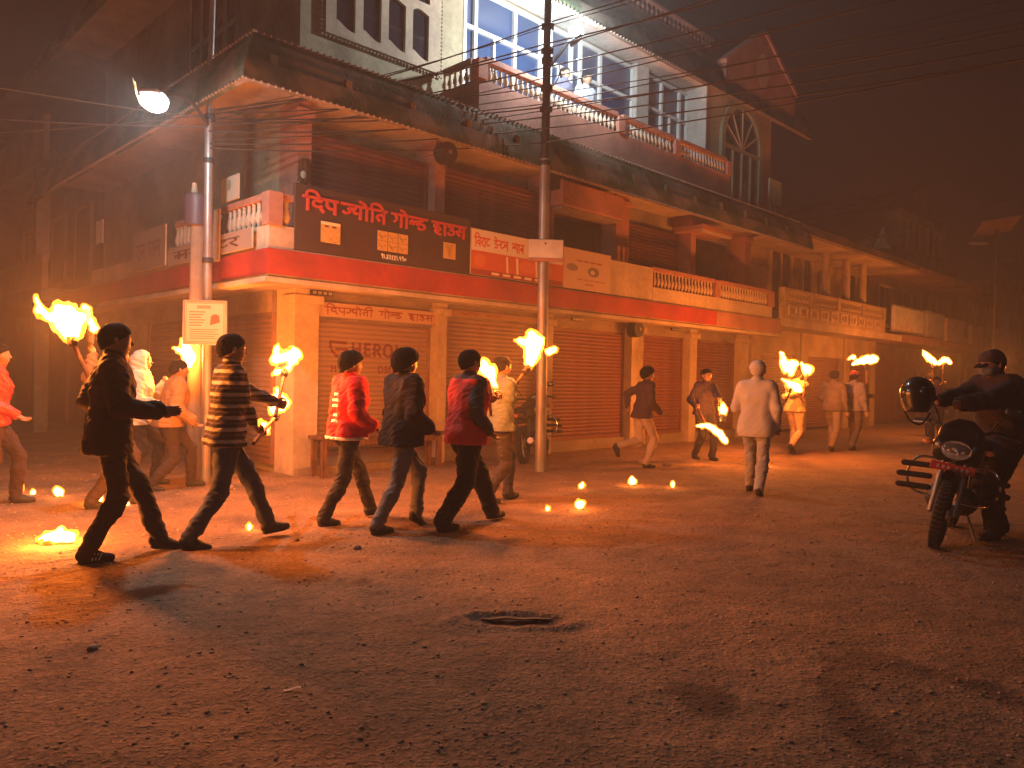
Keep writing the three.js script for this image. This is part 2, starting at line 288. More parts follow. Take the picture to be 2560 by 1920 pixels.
// ---------- writing: Devanagari letters as pen strokes (y 0 foot, 1 head line) ----------
const GL = {
  i: [0.28, [[0.15, 1], [0.15, 0]], [[0.15, 1], [0.08, 1.22], [0.22, 1.46], [0.5, 1.42], [0.72, 1.0]]],
  ii: [0.32, [[0.18, 1], [0.18, 0]], [[0.18, 1], [0.2, 1.3], [-0.02, 1.45], [-0.28, 1.25], [-0.34, 1.0]]],
  aa: [0.32, [[0.18, 1], [0.18, 0]]],
  o: [0.32, [[0.18, 1], [0.18, 0]], [[0.18, 1], [0.06, 1.22], [-0.16, 1.4]]],
  da: [0.66, [[0.48, 1], [0.48, 0.78], [0.26, 0.82], [0.12, 0.66], [0.16, 0.45], [0.34, 0.37], [0.5, 0.46], [0.48, 0.3], [0.62, 0.04]]],
  pa: [0.62, [[0.5, 1], [0.5, 0]], [[0.12, 1], [0.12, 0.56], [0.26, 0.38], [0.5, 0.42]]],
  jya: [1.0, [[0.3, 0.72], [0.56, 0.72]], [[0.3, 0.72], [0.36, 0.46], [0.2, 0.3], [0.04, 0.42]], [[0.88, 1], [0.88, 0]], [[0.52, 1], [0.64, 0.82], [0.54, 0.62], [0.62, 0.42], [0.88, 0.46]]],
  ta: [0.6, [[0.46, 1], [0.46, 0]], [[0.46, 0.62], [0.24, 0.66], [0.1, 0.46], [0.24, 0.2]]],
  ga: [0.6, [[0.48, 1], [0.48, 0]], [[0.2, 1], [0.2, 0.52], [0.1, 0.4]]],
  lda: [1.06, [[0.06, 0.42], [0.1, 0.68], [0.22, 0.72], [0.28, 0.46], [0.36, 0.7], [0.48, 0.72], [0.52, 0.4]], [[0.8, 1], [0.8, 0.82], [0.62, 0.76], [0.66, 0.56], [0.88, 0.5], [0.9, 0.24], [0.7, 0.12], [0.56, 0.22]]],
  ha: [0.64, [[0.36, 1], [0.36, 0.82], [0.12, 0.78], [0.16, 0.6], [0.42, 0.58], [0.5, 0.42], [0.34, 0.3], [0.18, 0.36], [0.26, 0.12], [0.54, 0.02]]],
  u: [0.62, [[0.3, 1], [0.3, 0.84]], [[0.1, 0.78], [0.34, 0.84], [0.44, 0.68], [0.26, 0.58], [0.48, 0.5], [0.48, 0.24], [0.24, 0.14], [0.08, 0.3]]],
  sa: [0.74, [[0.6, 1], [0.6, 0]], [[0.14, 1], [0.32, 0.84], [0.26, 0.6], [0.08, 0.54], [0.34, 0.2]], [[0.26, 0.58], [0.6, 0.56]]],
  va: [0.6, [[0.48, 1], [0.48, 0]], [[0.48, 0.62], [0.2, 0.64], [0.1, 0.42], [0.3, 0.28], [0.48, 0.42]]],
  ra: [0.46, [[0.2, 1], [0.34, 0.86], [0.32, 0.66], [0.1, 0.54], [0.42, 0.04]]],
  tta: [0.56, [[0.3, 1], [0.3, 0.84], [0.12, 0.68], [0.12, 0.36], [0.32, 0.2], [0.5, 0.34]]],
  dde: [0.6, [[0.34, 1], [0.34, 0.82], [0.14, 0.76], [0.18, 0.56], [0.42, 0.5], [0.44, 0.24], [0.24, 0.12], [0.1, 0.22]], [[0.34, 1], [0.2, 1.3], [0.02, 1.38]]],
  nta: [0.86, [[0.02, 0.58], [0.3, 0.58]], [[0.58, 1], [0.58, 0.84], [0.4, 0.68], [0.4, 0.36], [0.6, 0.2], [0.78, 0.34]]],
  la: [0.7, [[0.58, 1], [0.58, 0]], [[0.06, 0.4], [0.1, 0.66], [0.24, 0.7], [0.3, 0.42], [0.38, 0.66], [0.58, 0.6]]],
  lya: [0.9, [[0.04, 0.42], [0.08, 0.66], [0.2, 0.7], [0.26, 0.46], [0.36, 0.66], [0.46, 0.6]], [[0.8, 1], [0.8, 0]], [[0.46, 1], [0.56, 0.8], [0.46, 0.62], [0.56, 0.42], [0.8, 0.46]]],
  ba: [0.6, [[0.48, 1], [0.48, 0]], [[0.48, 0.62], [0.2, 0.64], [0.1, 0.42], [0.3, 0.28], [0.48, 0.42]], [[0.16, 0.56], [0.44, 0.36]]],
  kla: [0.9, [[0.3, 1], [0.3, 0.1]], [[0.3, 0.6], [0.08, 0.6], [0.08, 0.36], [0.3, 0.4]], [[0.3, 0.62], [0.5, 0.6], [0.54, 0.4]], [[0.76, 1], [0.76, 0]], [[0.46, 0.4], [0.58, 0.62], [0.76, 0.56]]],
  ta2: [0.62, [[0.4, 1], [0.4, 0.84], [0.14, 0.7], [0.12, 0.36], [0.36, 0.2], [0.52, 0.34]]],
};
const DIGITS = { 9: [[0.45, 0.7], [0.2, 0.75], [0.15, 0.95], [0.45, 0.95], [0.4, 0.5], [0.55, 0.05]], 8: [[0.1, 0.95], [0.2, 0.4], [0.5, 0.1]], 4: [[0.15, 0.95], [0.35, 0.55], [0.5, 0.2], [0.3, 0.05], [0.15, 0.25], [0.35, 0.55], [0.52, 0.95]], 2: [[0.12, 0.85], [0.35, 0.95], [0.45, 0.7], [0.2, 0.45], [0.5, 0.05]], 6: [[0.45, 0.95], [0.15, 0.8], [0.4, 0.6], [0.15, 0.4], [0.3, 0.1], [0.52, 0.05]], 1: [[0.4, 0.9], [0.15, 0.85], [0.2, 0.6], [0.42, 0.65], [0.45, 0.1]], 7: [[0.1, 0.9], [0.12, 0.3], [0.35, 0.1], [0.5, 0.4], [0.45, 0.85]], 0: [[0.3, 0.7], [0.12, 0.5], [0.3, 0.25], [0.5, 0.5], [0.3, 0.7]] };
function word(keys, head = true) {          // -> { w, strokes }
  let x = 0; const strokes = [];
  for (const k of keys) { const [w, ...s] = GL[k]; for (const st of s) strokes.push(st.map(([a, b]) => [a + x, b])); x += w; }
  if (head) strokes.unshift([[-0.06, 1], [x + 0.02, 1]]);
  return { w: x, strokes };
}
function phrase(words, gap = 0.45) {
  let x = 0; const out = [];
  for (const k of words) { const q = word(k); for (const s of q.strokes) out.push(s.map(([a, b]) => [a + x, b])); x += q.w + gap; }
  return { w: x - gap, strokes: out };
}
function smoothLine(st, n = 5) {
  if (st.length < 3) return st;
  return new THREE.CatmullRomCurve3(st.map(([a, b]) => V(a, b, 0))).getPoints((st.length - 1) * n).map((p) => [p.x, p.y]);
}
function pen(ctx, ph, x, y, w, h, lw, slant = 0) {     // paints a phrase on a canvas; x, y is its foot at the left
  ctx.lineWidth = lw; ctx.lineCap = 'round'; ctx.lineJoin = 'round';
  for (const st of ph.strokes) {
    const l = smoothLine(st); ctx.beginPath();
    l.forEach(([a, b], i) => { const X = x + a / ph.w * w, Y = y - b * h + slant * a / ph.w; i ? ctx.lineTo(X, Y) : ctx.moveTo(X, Y); });
    ctx.stroke();
  }
}
function raised(ph, w, h, lw, depth) {                 // raised letters: each stroke a chain of bars
  const out = [];
  for (const st of ph.strokes) {
    const l = smoothLine(st, 4).map(([a, b]) => [a / ph.w * w, b * h]);
    for (let i = 0; i + 1 < l.length; i++) {
      const [x0, y0] = l[i], [x1, y1] = l[i + 1], L = Math.hypot(x1 - x0, y1 - y0); if (L < 1e-5) continue;
      const g = new THREE.BoxGeometry(L + lw * 0.35, lw, depth); g.rotateZ(Math.atan2(y1 - y0, x1 - x0)); g.translate((x0 + x1) / 2, (y0 + y1) / 2, depth / 2 - 0.0004 * (i % 3)); out.push(metric(g));
    }
  }
  return merged(out);
}
function canvasTex(w, h, draw) {
  const c = document.createElement('canvas'); c.width = w; c.height = h; draw(c.getContext('2d'), w, h);
  const t = new THREE.CanvasTexture(c); t.colorSpace = THREE.SRGBColorSpace; return t;
}
const SHOP = phrase([['i', 'da', 'pa'], ['jya', 'o', 'i', 'ta'], ['ga', 'o', 'lda'], ['ha', 'aa', 'u', 'sa']], 0.5);

// ---------- roller shutters, balusters, eaves ----------
const SLAT = [[0, 0.001], [0.01, 0.013], [0.032, 0.019], [0.052, 0.015], [0.063, 0.004], [0.0685, 0.001]];
function slatGeo(w, v0 = 0, span = 0) {
  const pos = [], uv = [], idx = [];
  SLAT.forEach(([y, z]) => { for (const x of [0, w]) { pos.push(x, y, z); span ? uv.push(x / w, (v0 + y) / span) : uv.push(x * 0.7, y + v0); } });
  for (let i = 0; i + 1 < SLAT.length; i++) { const a = 2 * i; idx.push(a, a + 1, a + 2, a + 1, a + 3, a + 2); }
  const g = new THREE.BufferGeometry(); g.setAttribute('position', new THREE.Float32BufferAttribute(pos, 3)); g.setAttribute('uv', new THREE.Float32BufferAttribute(uv, 2));
  g.setIndex(idx); g.computeVertexNormals(); return g;
}
function shutter(parent, s0, s1, y0, y1, n, mat, print, sideways = false) {
  const turnIt = (g) => sideways ? g.rotateY(-Math.PI / 2) : g;
  const m = part(parent, 'shutter', turnIt(merged([box(s0, s0 + 0.05, y0, y1, n - 0.04, n + 0.035), box(s1 - 0.05, s1, y0, y1, n - 0.04, n + 0.035), box(s0 + 0.05, s1 - 0.05, y0, y0 + 0.075, n - 0.03, n + 0.03), box(s0 + 0.05, s1 - 0.05, y0 + 0.075, y1, n - 0.05, n - 0.012)])), mat);
  const w = s1 - s0 - 0.1, count = Math.floor((y1 - y0 - 0.08) / 0.07), span = y1 - y0, shared = print ? null : slatGeo(w);
  for (let k = 0; k < count; k++) {
    const g = print ? slatGeo(w, 0.08 + 0.07 * k, span) : shared, q = part(m, 'slat', g, print || mat);
    if (sideways) { q.rotation.y = -Math.PI / 2; q.position.set(-(n + rr(-0.002, 0.002)), y0 + 0.08 + 0.07 * k, s0 + 0.05); } else q.position.set(s0 + 0.05, y0 + 0.08 + 0.07 * k, n + rr(-0.002, 0.002));
  }
  return m;
}
function balusterGeo(h, r) {
  const pr = [[0.55, 0], [0.6, 0.08], [0.4, 0.12], [0.62, 0.2], [1, 0.38], [0.72, 0.58], [0.42, 0.74], [0.62, 0.8], [0.42, 0.86], [0.6, 0.92], [0.58, 1]];
  return metric(new THREE.LatheGeometry(pr.map(([a, b]) => new THREE.Vector2(a * r, b * h)), 8));
}
function balustrade(parent, pts, y0, y1, spacing, mat, railMat, rail = 0.09, width = 0.11) {   // pts: [[s, n], ...]
  const bars = [];
  for (let i = 0; i + 1 < pts.length; i++) {
    const [a, b] = [pts[i], pts[i + 1]], alongS = Math.abs(b[0] - a[0]) > Math.abs(b[1] - a[1]);
    const lo = alongS ? Math.min(a[0], b[0]) : Math.min(a[1], b[1]), hi = alongS ? Math.max(a[0], b[0]) : Math.max(a[1], b[1]), e = width / 2;
    bars.push(alongS ? rbox(lo - e, hi + e, y1, y1 + rail, a[1] - e, a[1] + e, 0.015) : rbox(a[0] - e + 0.003, a[0] + e - 0.003, y1 + 0.002, y1 + rail - 0.002, lo + e, hi - e, 0.015));
  }
  const m = part(parent, 'balustrade', merged(bars), railMat), g = balusterGeo(y1 - y0 + 0.01, spacing * 0.4);
  for (let i = 0; i + 1 < pts.length; i++) {
    const [a, b] = [pts[i], pts[i + 1]], L = Math.hypot(b[0] - a[0], b[1] - a[1]), k = Math.max(1, Math.floor(L / spacing));
    for (let j = 0; j < k; j++) { const t = (j + 0.5) / k, q = part(m, 'baluster', g, mat); q.position.set(lerp(a[0], b[0], t), y0 - 0.005, lerp(a[1], b[1], t)); }
  }
  return m;
}
// an eave whose section (out, y) runs along the front from s1 to the corner and back along the side to n2
function eaveGeo(sec, s1, n2) {
  const pos = [], uv = [], tri = (a, b, c) => { for (const p of [a, b, c]) pos.push(...p); };
  const quad = (a, b, c, d) => { tri(a, b, c); tri(a, c, d); };
  for (let i = 0; i < sec.length; i++) {
    const [o, y] = sec[i], [p, z] = sec[(i + 1) % sec.length];
    quad([s1, y, o], [s1, z, p], [-p, z, p], [-o, y, o]);
    quad([-o, y, o], [-p, z, p], [-p, z, n2], [-o, y, n2]);
  }
  for (let i = 1; i + 1 < sec.length; i++) tri([s1, sec[0][1], sec[0][0]], [s1, sec[i][1], sec[i][0]], [s1, sec[i + 1][1], sec[i + 1][0]]);
  const g = new THREE.BufferGeometry(); g.setAttribute('position', new THREE.Float32BufferAttribute(pos, 3)); g.computeVertexNormals();
  return metric(g);
}
function beadRow(o, y, s0, s1, n2, r, step) {
  const out = [], one = new THREE.IcosahedronGeometry(r, 0);
  for (let s = s0; s < s1; s += step) out.push(metric(one.clone().translate(s, y, o)));
  for (let n = o; n > n2; n -= step) out.push(metric(one.clone().translate(-o, y, n)));
  return merged(out);
}

// ---------- the corner building ----------
const bld = onFront('corner_building', 'three storey corner building with roller shutters, red band and lit upper balcony', 'building');
{
  const S1 = 12.25, BK = -8;
  part(bld, 'wall', merged([
    box(0, S1, 0, 2.5, BK, -0.5), box(0, 5.05, 2.86, 5.0, BK, -0.5), box(5.05, 6.88, 2.86, 5.0, BK, -4), box(6.88, 9.74, 2.86, 5.0, BK, -0.5), box(9.74, 11.96, 2.86, 5.0, BK, -4), box(11.96, S1, 2.86, 5.0, BK, -0.5),                     // bodies behind the shutters
    box(0, 2.84, 5.12, 7.72, BK, 0), box(2.84, 9.3, 5.12, 7.72, BK, -0.12), box(9.3, S1, 5.12, 7.72, BK, 0.45),
  ]), M.cream);
  part(bld, 'floor_slab', merged([box(-0.8, S1, 2.5, 2.86, BK, 0.8), box(-1.2, S1 + 0.15, 5.0, 5.12, BK, 1.2), box(-0.9, S1 + 0.2, 7.72, 7.9, BK, 1.0)]), M.pale);
  part(bld, 'plinth', merged([box(0.02, S1, 0, 0.2, -0.5, -0.12), box(0.02, 2.4, 0, 0.1, -0.12, 0.1)]), M.concrete);
  // pillars of the two lower storeys
  for (const [a, b] of [[0, 0.36], [2.44, 2.62], [4.9, 5.1], [7.46, 7.86], [9.62, 9.9], [11.9, 12.25]]) {
    const p = part(bld, 'pillar', box(a, b, 0, 2.5, -0.499, 0), M.pale);
    part(p, 'capital', rbox(a - 0.05, b + 0.05, 2.3, 2.42, -0.3, 0.06, 0.02), M.pale);
  }
  for (const [a, b] of [[0, 0.2], [2.32, 2.52], [4.88, 5.06], [6.86, 7.28], [9.55, 9.75], [11.95, 12.25]]) {
    const p = part(bld, 'pillar', box(a, b, 2.86, 5.0, -0.499, 0), M.pink);
    part(p, 'capital', rbox(a - 0.04, b + 0.04, 4.78, 4.9, -0.3, 0.05, 0.02), M.pink);
  }
  // ground-floor shutters; the first one carries a painted advertisement, faded by the weather
  const ad = canvasTex(1024, 1024, (c, w, h) => {
    c.fillStyle = '#95786a'; c.fillRect(0, 0, w, h);
    for (let i = 0; i < 4000; i++) { c.fillStyle = rnd() < 0.5 ? 'rgba(70,55,45,0.06)' : 'rgba(200,190,180,0.05)'; c.fillRect(rnd() * w, rnd() * h, rr(2, 60), rr(1, 4)); }
    c.fillStyle = '#6e2f26'; c.font = 'bold 150px sans-serif'; c.textAlign = 'left'; c.fillText('HEROL', 300, 265);
    c.lineWidth = 22; c.strokeStyle = '#6e2f26'; c.beginPath(); c.moveTo(270, 165); c.lineTo(130, 160); c.quadraticCurveTo(120, 210, 180, 265); c.lineTo(280, 265); c.stroke(); c.beginPath(); c.moveTo(170, 215); c.lineTo(280, 215); c.stroke();
    c.font = 'bold 82px sans-serif'; c.fillText('HEAL', 130, 390); c.fillText('OME IN', 545, 390);
    c.font = 'bold 52px sans-serif'; c.fillText('MOB-986', 620, 490);
  });
  shutter(bld, 0.37, 2.43, 0.2, 2.12, -0.22, M.shutter, std(0xffffff, { map: ad, metalness: 0.2, roughness: 0.6 }));
  shutter(bld, 2.63, 4.89, 0.2, 2.3, -0.22, M.shutter);
  shutter(bld, 5.11, 7.45, 0.2, 2.3, -0.22, M.shutterBrown);
  shutter(bld, 7.87, 9.61, 0.2, 2.3, -0.22, M.shutterBrown);
  shutter(bld, 9.91, 11.89, 0.2, 2.3, -0.22, M.shutterBrown);
  part(bld, 'lintel', merged([box(0.36, 2.44, 2.12, 2.5, -0.5, -0.16), box(2.62, 4.9, 2.3, 2.5, -0.5, -0.14), box(5.1, 7.46, 2.3, 2.5, -0.5, -0.14), box(7.86, 9.62, 2.3, 2.5, -0.5, -0.14), box(9.9, 11.9, 2.3, 2.5, -0.5, -0.14)]), M.concrete);
  for (const s of [0.2, 5.55, 8.8]) { const v = part(bld, 'vent', box(s, s + 0.34, 2.43, 2.49, 0.02, 0.05), M.dark); for (let k = 0; k < 4; k++) part(v, 'vent_slot', box(s + 0.03 + 0.08 * k, s + 0.08 + 0.08 * k, 2.44, 2.48, 0.05, 0.058), M.steel); }
  // first-floor shutters and dark doorways
  shutter(bld, 0.21, 2.31, 2.86, 4.66, -0.2, M.shutterBrown);
  shutter(bld, 2.53, 4.87, 2.86, 4.68, -0.2, M.shutterBrown);
  shutter(bld, 7.29, 9.54, 2.86, 4.6, -0.34, M.shutterBrown);
  for (const [a, b, t] of [[5.07, 6.85, 4.4], [9.76, 11.94, 4.7]]) part(bld, 'door_frame', merged([box(a, a + 0.07, 2.865, t, -0.49, -0.4), box(b - 0.07, b, 2.865, t, -0.49, -0.4), box(a, b, t, 4.995, -0.49, -0.4)]), M.concrete);   // open doorways into unlit rooms
  const hood = part(bld, 'shutter_box', rbox(4.95, 6.7, 4.42, 4.86, -0.46, 0.3, 0.03), M.pink);
  part(hood, 'shutter_lip', box(5.0, 6.66, 4.37, 4.42, -0.1, 0.24), M.concrete);
  const tubeBox = part(bld, 'door_canopy', rbox(9.3, 10.55, 4.62, 4.74, -0.3, 0.45, 0.02), M.pink); part(tubeBox, 'canopy_lip', box(9.32, 10.53, 4.58, 4.62, 0.35, 0.43), M.pale);
  for (const [s, y] of [[2.42, 4.84], [4.97, 4.9], [7.4, 2.42]]) {                       // ends of the roller drums
    const d = part(bld, 'shutter_drum', metric(new THREE.CylinderGeometry(0.16, 0.16, 0.2, 20).rotateX(Math.PI / 2).translate(s, y - 0.05, 0.12)), M.dark);
    part(d, 'axle', rod([s, y - 0.05, 0.21], [s, y - 0.05, 0.25], 0.03), M.steel);
  }
  // red band on the edge of the first slab, with a pale lip below
  part(bld, 'red_band', merged([box(-0.82, 9.3, 2.54, 2.84, 0.803, 0.823), box(-0.823, -0.803, 2.54, 2.84, -7.9, 0.803)]), M.red);
  part(bld, 'band_end', box(9.31, S1, 2.54, 2.84, 0.803, 0.82), M.pink);
  part(bld, 'band_lip', merged([box(-0.86, S1, 2.44, 2.5, 0.62, 0.86), box(-0.86, -0.62, 2.44, 2.5, -7.9, 0.62)]), M.pale);
  // first-floor parapet and balusters
  for (const q of [box(5.72, 7.05, 2.86, 3.5, 0.66, 0.76), box(7.06, 11.9, 2.86, 3.14, 0.66, 0.76), box(-0.78, -0.46, 2.86, 3.13, 0.66, 0.78), box(-0.78, -0.66, 2.86, 3.13, -6, 0.655)]) part(bld, 'parapet', q, M.pale);
  for (const q of [box(-0.8, -0.62, 3.13, 3.52, 0.62, 0.8), box(9.3, 9.5, 3.14, 3.5, 0.63, 0.79), box(11.75, 11.95, 3.14, 3.5, 0.63, 0.79)]) part(bld, 'parapet_post', q, M.pink);
  balustrade(bld, [[7.1, 0.71], [9.28, 0.71]], 3.14, 3.44, 0.115, M.pale, M.pink);
  balustrade(bld, [[9.55, 0.71], [11.7, 0.71]], 3.14, 3.44, 0.115, M.pale, M.pink);
  balustrade(bld, [[-0.6, 0.71], [-0.46, 0.71]], 3.13, 3.44, 0.14, M.pale, M.pink);
  balustrade(bld, [[-0.72, 0.6], [-0.72, -2.2]], 3.13, 3.44, 0.13, M.pale, M.pink);
  // second slab: hanging eave in courses, beads along its edges, stone dentils
  const eave = (dy, d) => [[1.2 + d, 5.13 + dy], [1.24 + d, 5.02 + dy], [1.27 + d, 5.01 + dy], [1.29 + d, 4.9 + dy], [1.33 + d, 4.89 + dy], [1.35 + d, 4.76 + dy], [1.39 + d, 4.75 + dy], [1.42 + d, 4.6 + dy], [1.43 + d, 4.5 + dy], [1.36 + d, 4.49 + dy], [1.12 + d, 5.0 + dy]];
  const e2 = part(bld, 'eave', eaveGeo(eave(0, 0), S1 + 0.3, -7.9), M.moss);
  part(e2, 'beading', merged([beadRow(1.225, 5.12, -1.2, S1, -6, 0.02, 0.085), beadRow(1.435, 4.5, -1.4, S1, -6, 0.02, 0.085)]), M.concrete, 'stuff');
  for (let s = -1.1; s < S1; s += 0.95) { const b = part(e2, 'bracket', rbox(s, s + 0.09, 4.74, 4.88, 1.33, 1.39, 0.02), M.moss); b.position.y = rr(-0.02, 0.02); }
  // top eave, roof balustrade and pediment
  const e3 = part(bld, 'eave', eaveGeo(eave(2.62, -0.13).map(([o, y]) => [o, y < 7.2 ? y : y]), S1 + 0.35, -7.9), M.moss);
  part(e3, 'beading', beadRow(1.31, 7.12, -1.2, S1, -2, 0.02, 0.085), M.concrete, 'stuff');
  part(bld, 'roof_parapet', merged([box(-0.6, 8.6, 7.9, 8.02, 0.9, 1.0)]), M.pink);
  balustrade(bld, [[2.6, 0.95], [8.6, 0.95]], 8.02, 8.24, 0.14, M.pink, M.pink, 0.07);
  const pd = new THREE.Shape(); pd.moveTo(8.75, 7.42); pd.lineTo(8.75, 7.78); pd.lineTo(10.33, 8.86); pd.lineTo(11.85, 7.95); pd.lineTo(11.85, 7.42); pd.closePath();
  const hole = new THREE.Path(); hole.absellipse(10.3, 8.08, 0.24, 0.34, 0, Math.PI * 2); pd.holes.push(hole);
  const ped = part(bld, 'pediment', metric(new THREE.ExtrudeGeometry(pd, { depth: 0.16, bevelEnabled: false, curveSegments: 16 }).translate(0, 0, 1.06)), M.pink);
  part(ped, 'oval_panel', metric(new THREE.CylinderGeometry(1, 1, 0.04, 24).rotateX(Math.PI / 2).scale(0.26, 0.36, 1).translate(10.3, 8.08, 1.205)), M.pale);
  part(ped, 'coping', merged([box(0, 1.93, 0, 0.09, 0, 0.24).rotateZ(0.6).translate(8.73, 7.78, 1.02), box(0, 1.82, 0, 0.09, 0, 0.24).rotateZ(-0.537).translate(10.33, 8.86, 1.02)]), M.pink);
  // upper storey: window with four wavy lights
  const fr = new THREE.Shape(); fr.moveTo(0.34, 5.98); fr.lineTo(2.32, 5.98); fr.lineTo(2.32, 7.5); fr.lineTo(0.34, 7.5); fr.closePath();
  const lights = [0.5, 0.93, 1.36, 1.79].map((x) => { const p = new THREE.Path(), w = 0.3; p.moveTo(x, 6.2); p.bezierCurveTo(x + 0.08, 6.2, x + 0.14, 6.09, x + w, 6.1); p.lineTo(x + w, 6.78); p.bezierCurveTo(x + w - 0.1, 6.8, x + 0.1, 6.88, x, 6.78); p.closePath(); return p; });
  const upper = new THREE.Path(); upper.moveTo(0.5, 6.95); upper.lineTo(2.1, 6.95); upper.lineTo(2.1, 7.15); upper.quadraticCurveTo(1.3, 7.6, 0.5, 7.15); upper.closePath();
  fr.holes.push(...lights, upper);
  const win = part(bld, 'window', metric(new THREE.ExtrudeGeometry(fr, { depth: 0.07, bevelEnabled: false, curveSegments: 10 }).translate(0, 0, 0.003)), M.pale);
  for (const l of lights.concat(upper)) { const b = new THREE.Box2().setFromPoints(l.getPoints()); part(win, 'pane', box(b.min.x - 0.01, b.max.x + 0.01, b.min.y - 0.01, b.max.y + 0.01, 0.012, 0.024), M.glassDark); }
  const bd = []; for (let x = 0.3; x <= 2.36; x += 0.06) bd.push(metric(new THREE.IcosahedronGeometry(0.02, 0).translate(x, 5.95, 0.04))); for (let y = 5.95; y < 7.5; y += 0.06) for (const x of [0.29, 2.37]) bd.push(metric(new THREE.IcosahedronGeometry(0.02, 0).translate(x, y, 0.04)));
  part(win, 'beading', merged(bd), M.pale, 'stuff');
  part(bld, 'string_course', merged([box(0.02, 2.84, 5.3, 5.36, 0.003, 0.05), box(-0.05, -0.003, 5.3, 5.36, -7, 0.0)]), M.greenwall);
  part(bld, 'dado', merged([box(-0.004, 2.83, 5.12, 5.3, 0.003, 0.02), box(-0.02, -0.004, 5.12, 5.3, -7.9, 0.0)]), M.greenwall);
  // side window of the upper storey
  const sw = part(bld, 'window', merged([-3.6, -3.15, -2.7, -2.25, -1.84].map((n) => box(-0.06, -0.004, 5.6, 7.6, n, n + 0.05)).concat([box(-0.058, -0.004, 5.6, 5.66, -3.549, -1.841), box(-0.058, -0.004, 6.6, 6.65, -3.549, -1.841)])), M.concrete);
  for (const n of [-3.55, -3.1, -2.65, -2.2]) part(sw, 'pane', box(-0.02, -0.008, 5.66, 7.6, n, n + 0.36), M.glassDark);
  // glazed back wall of the balcony: white frame, blue panes
  const glaze = (s0, s1, posts, halves) => {
    const g = part(bld, 'glazed_wall', box(s0, s1, 5.14, 5.2, -0.09, 0.002), M.frame);
    part(g, 'transom', box(s0, s1, 6.92, 6.985, -0.09, 0.0), M.frame); part(g, 'head_rail', box(s0, s1, 7.55, 7.615, -0.09, 0.002), M.frame);
    const v = [s0 - 0.03, ...posts, s1 - 0.03];
    for (const s of v) part(g, 'mullion', box(s, s + 0.062, 5.2, 7.55, -0.1, 0.012), M.frame);
    for (const s of halves) part(g, 'mullion', box(s, s + 0.04, 5.2, 6.92, -0.09, -0.006), M.frame);
    for (let i = 0; i + 1 < v.length; i++) { part(g, 'pane', box(v[i] + 0.062, v[i + 1], 6.985, 7.55, -0.06, -0.05), M.glassBlue); part(g, 'pane', box(v[i] + 0.062, v[i + 1], 5.2, 6.92, -0.06, -0.05), M.glassBlue); }
  };
  glaze(2.86, 7.3, [3.06, 3.95, 4.6, 4.84, 5.4, 5.66, 6.24], [3.5, 5.1]);
  glaze(7.7, 9.28, [8.28, 8.95], [8.62]);
  part(bld, 'pilaster', merged([box(7.3, 7.7, 5.12, 7.66, -0.12, 0.1)]), M.white);
  part(bld, 'balcony_reveal', merged([box(9.255, 9.297, 5.12, 7.66, -0.1, 0.48), box(2.843, 2.86, 5.12, 7.66, -0.1, -0.002)]), M.white);
  part(bld, 'ceiling', box(2.3, 9.3, 7.66, 7.715, 0.003, 1.0), M.white);
  // balcony front
  for (const q of [box(2.3, 9.4, 5.13, 5.68, 0.9, 1.0), box(2.3, 2.4, 5.13, 5.68, 0.01, 0.899)]) part(bld, 'parapet', q, M.pink);
  for (const s of [2.26, 5.55, 7.31, 9.25]) part(bld, 'parapet_post', box(s, s + 0.18, 5.68, 5.96, 0.87, 1.03), M.pink);
  balustrade(bld, [[2.48, 0.95], [5.52, 0.95]], 5.68, 5.94, 0.112, M.pale, M.pink);
  balustrade(bld, [[5.76, 0.95], [7.27, 0.95]], 5.68, 5.94, 0.112, M.pale, M.pink);
  balustrade(bld, [[7.54, 0.95], [9.22, 0.95]], 5.68, 5.94, 0.112, M.white, M.pink);
  balustrade(bld, [[2.35, 0.85], [2.35, 0.1]], 5.68, 5.94, 0.12, M.pale, M.pink);
  // arched window of the right wing
  const as = new THREE.Shape(); as.moveTo(9.86, 5.2); as.lineTo(11.74, 5.2); as.lineTo(11.74, 6.75); as.absarc(10.8, 6.75, 0.94, 0, Math.PI, false); as.closePath();
  const ah = new THREE.Path(); ah.moveTo(10.02, 5.3); ah.lineTo(11.58, 5.3); ah.lineTo(11.58, 6.75); ah.absarc(10.8, 6.75, 0.78, 0, Math.PI, false); ah.closePath(); as.holes.push(ah);
  const aw = part(bld, 'arched_window', metric(new THREE.ExtrudeGeometry(as, { depth: 0.07, bevelEnabled: false, curveSegments: 24 }).translate(0, 0, 0.453)), M.greenwall);
  part(aw, 'pane', metric(new THREE.ExtrudeGeometry(new THREE.Shape(ah.getPoints(20)), { depth: 0.012, bevelEnabled: false }).translate(0, 0, 0.456)), M.glassDark);
  for (const a of [0.45, 0.95, 1.57, 2.19, 2.69]) part(aw, 'fan_bar', rod([10.8, 6.62, 0.49], [10.8 + 0.8 * Math.cos(a), 6.75 + 0.8 * Math.sin(a) - 0.02, 0.49], 0.022, 0.022, 6), M.cream);
  part(aw, 'transom', box(10.02, 11.58, 6.55, 6.63, 0.47, 0.51), M.cream);
  for (const s of [10.38, 10.78, 11.18]) part(aw, 'mullion', box(s, s + 0.05, 5.3, 6.55, 0.47, 0.508), M.cream);
  // side walls at street level
  shutter(bld, -2.6, -0.5, 0.1, 2.2, 0.02, M.shutter, null, true);
  shutter(bld, -5.2, -2.9, 0.1, 2.2, 0.02, M.shutterBrown, null, true);
  part(bld, 'side_lintel', box(-0.08, -0.003, 2.2, 2.5, -7.9, -0.5), M.concrete);
  const plq = part(bld, 'wall_plaque', metric(new THREE.CylinderGeometry(1, 1, 0.05, 20).rotateX(Math.PI / 2).scale(0.07, 0.17, 1).translate(0.06, 4.06, 0.028)), M.wood);
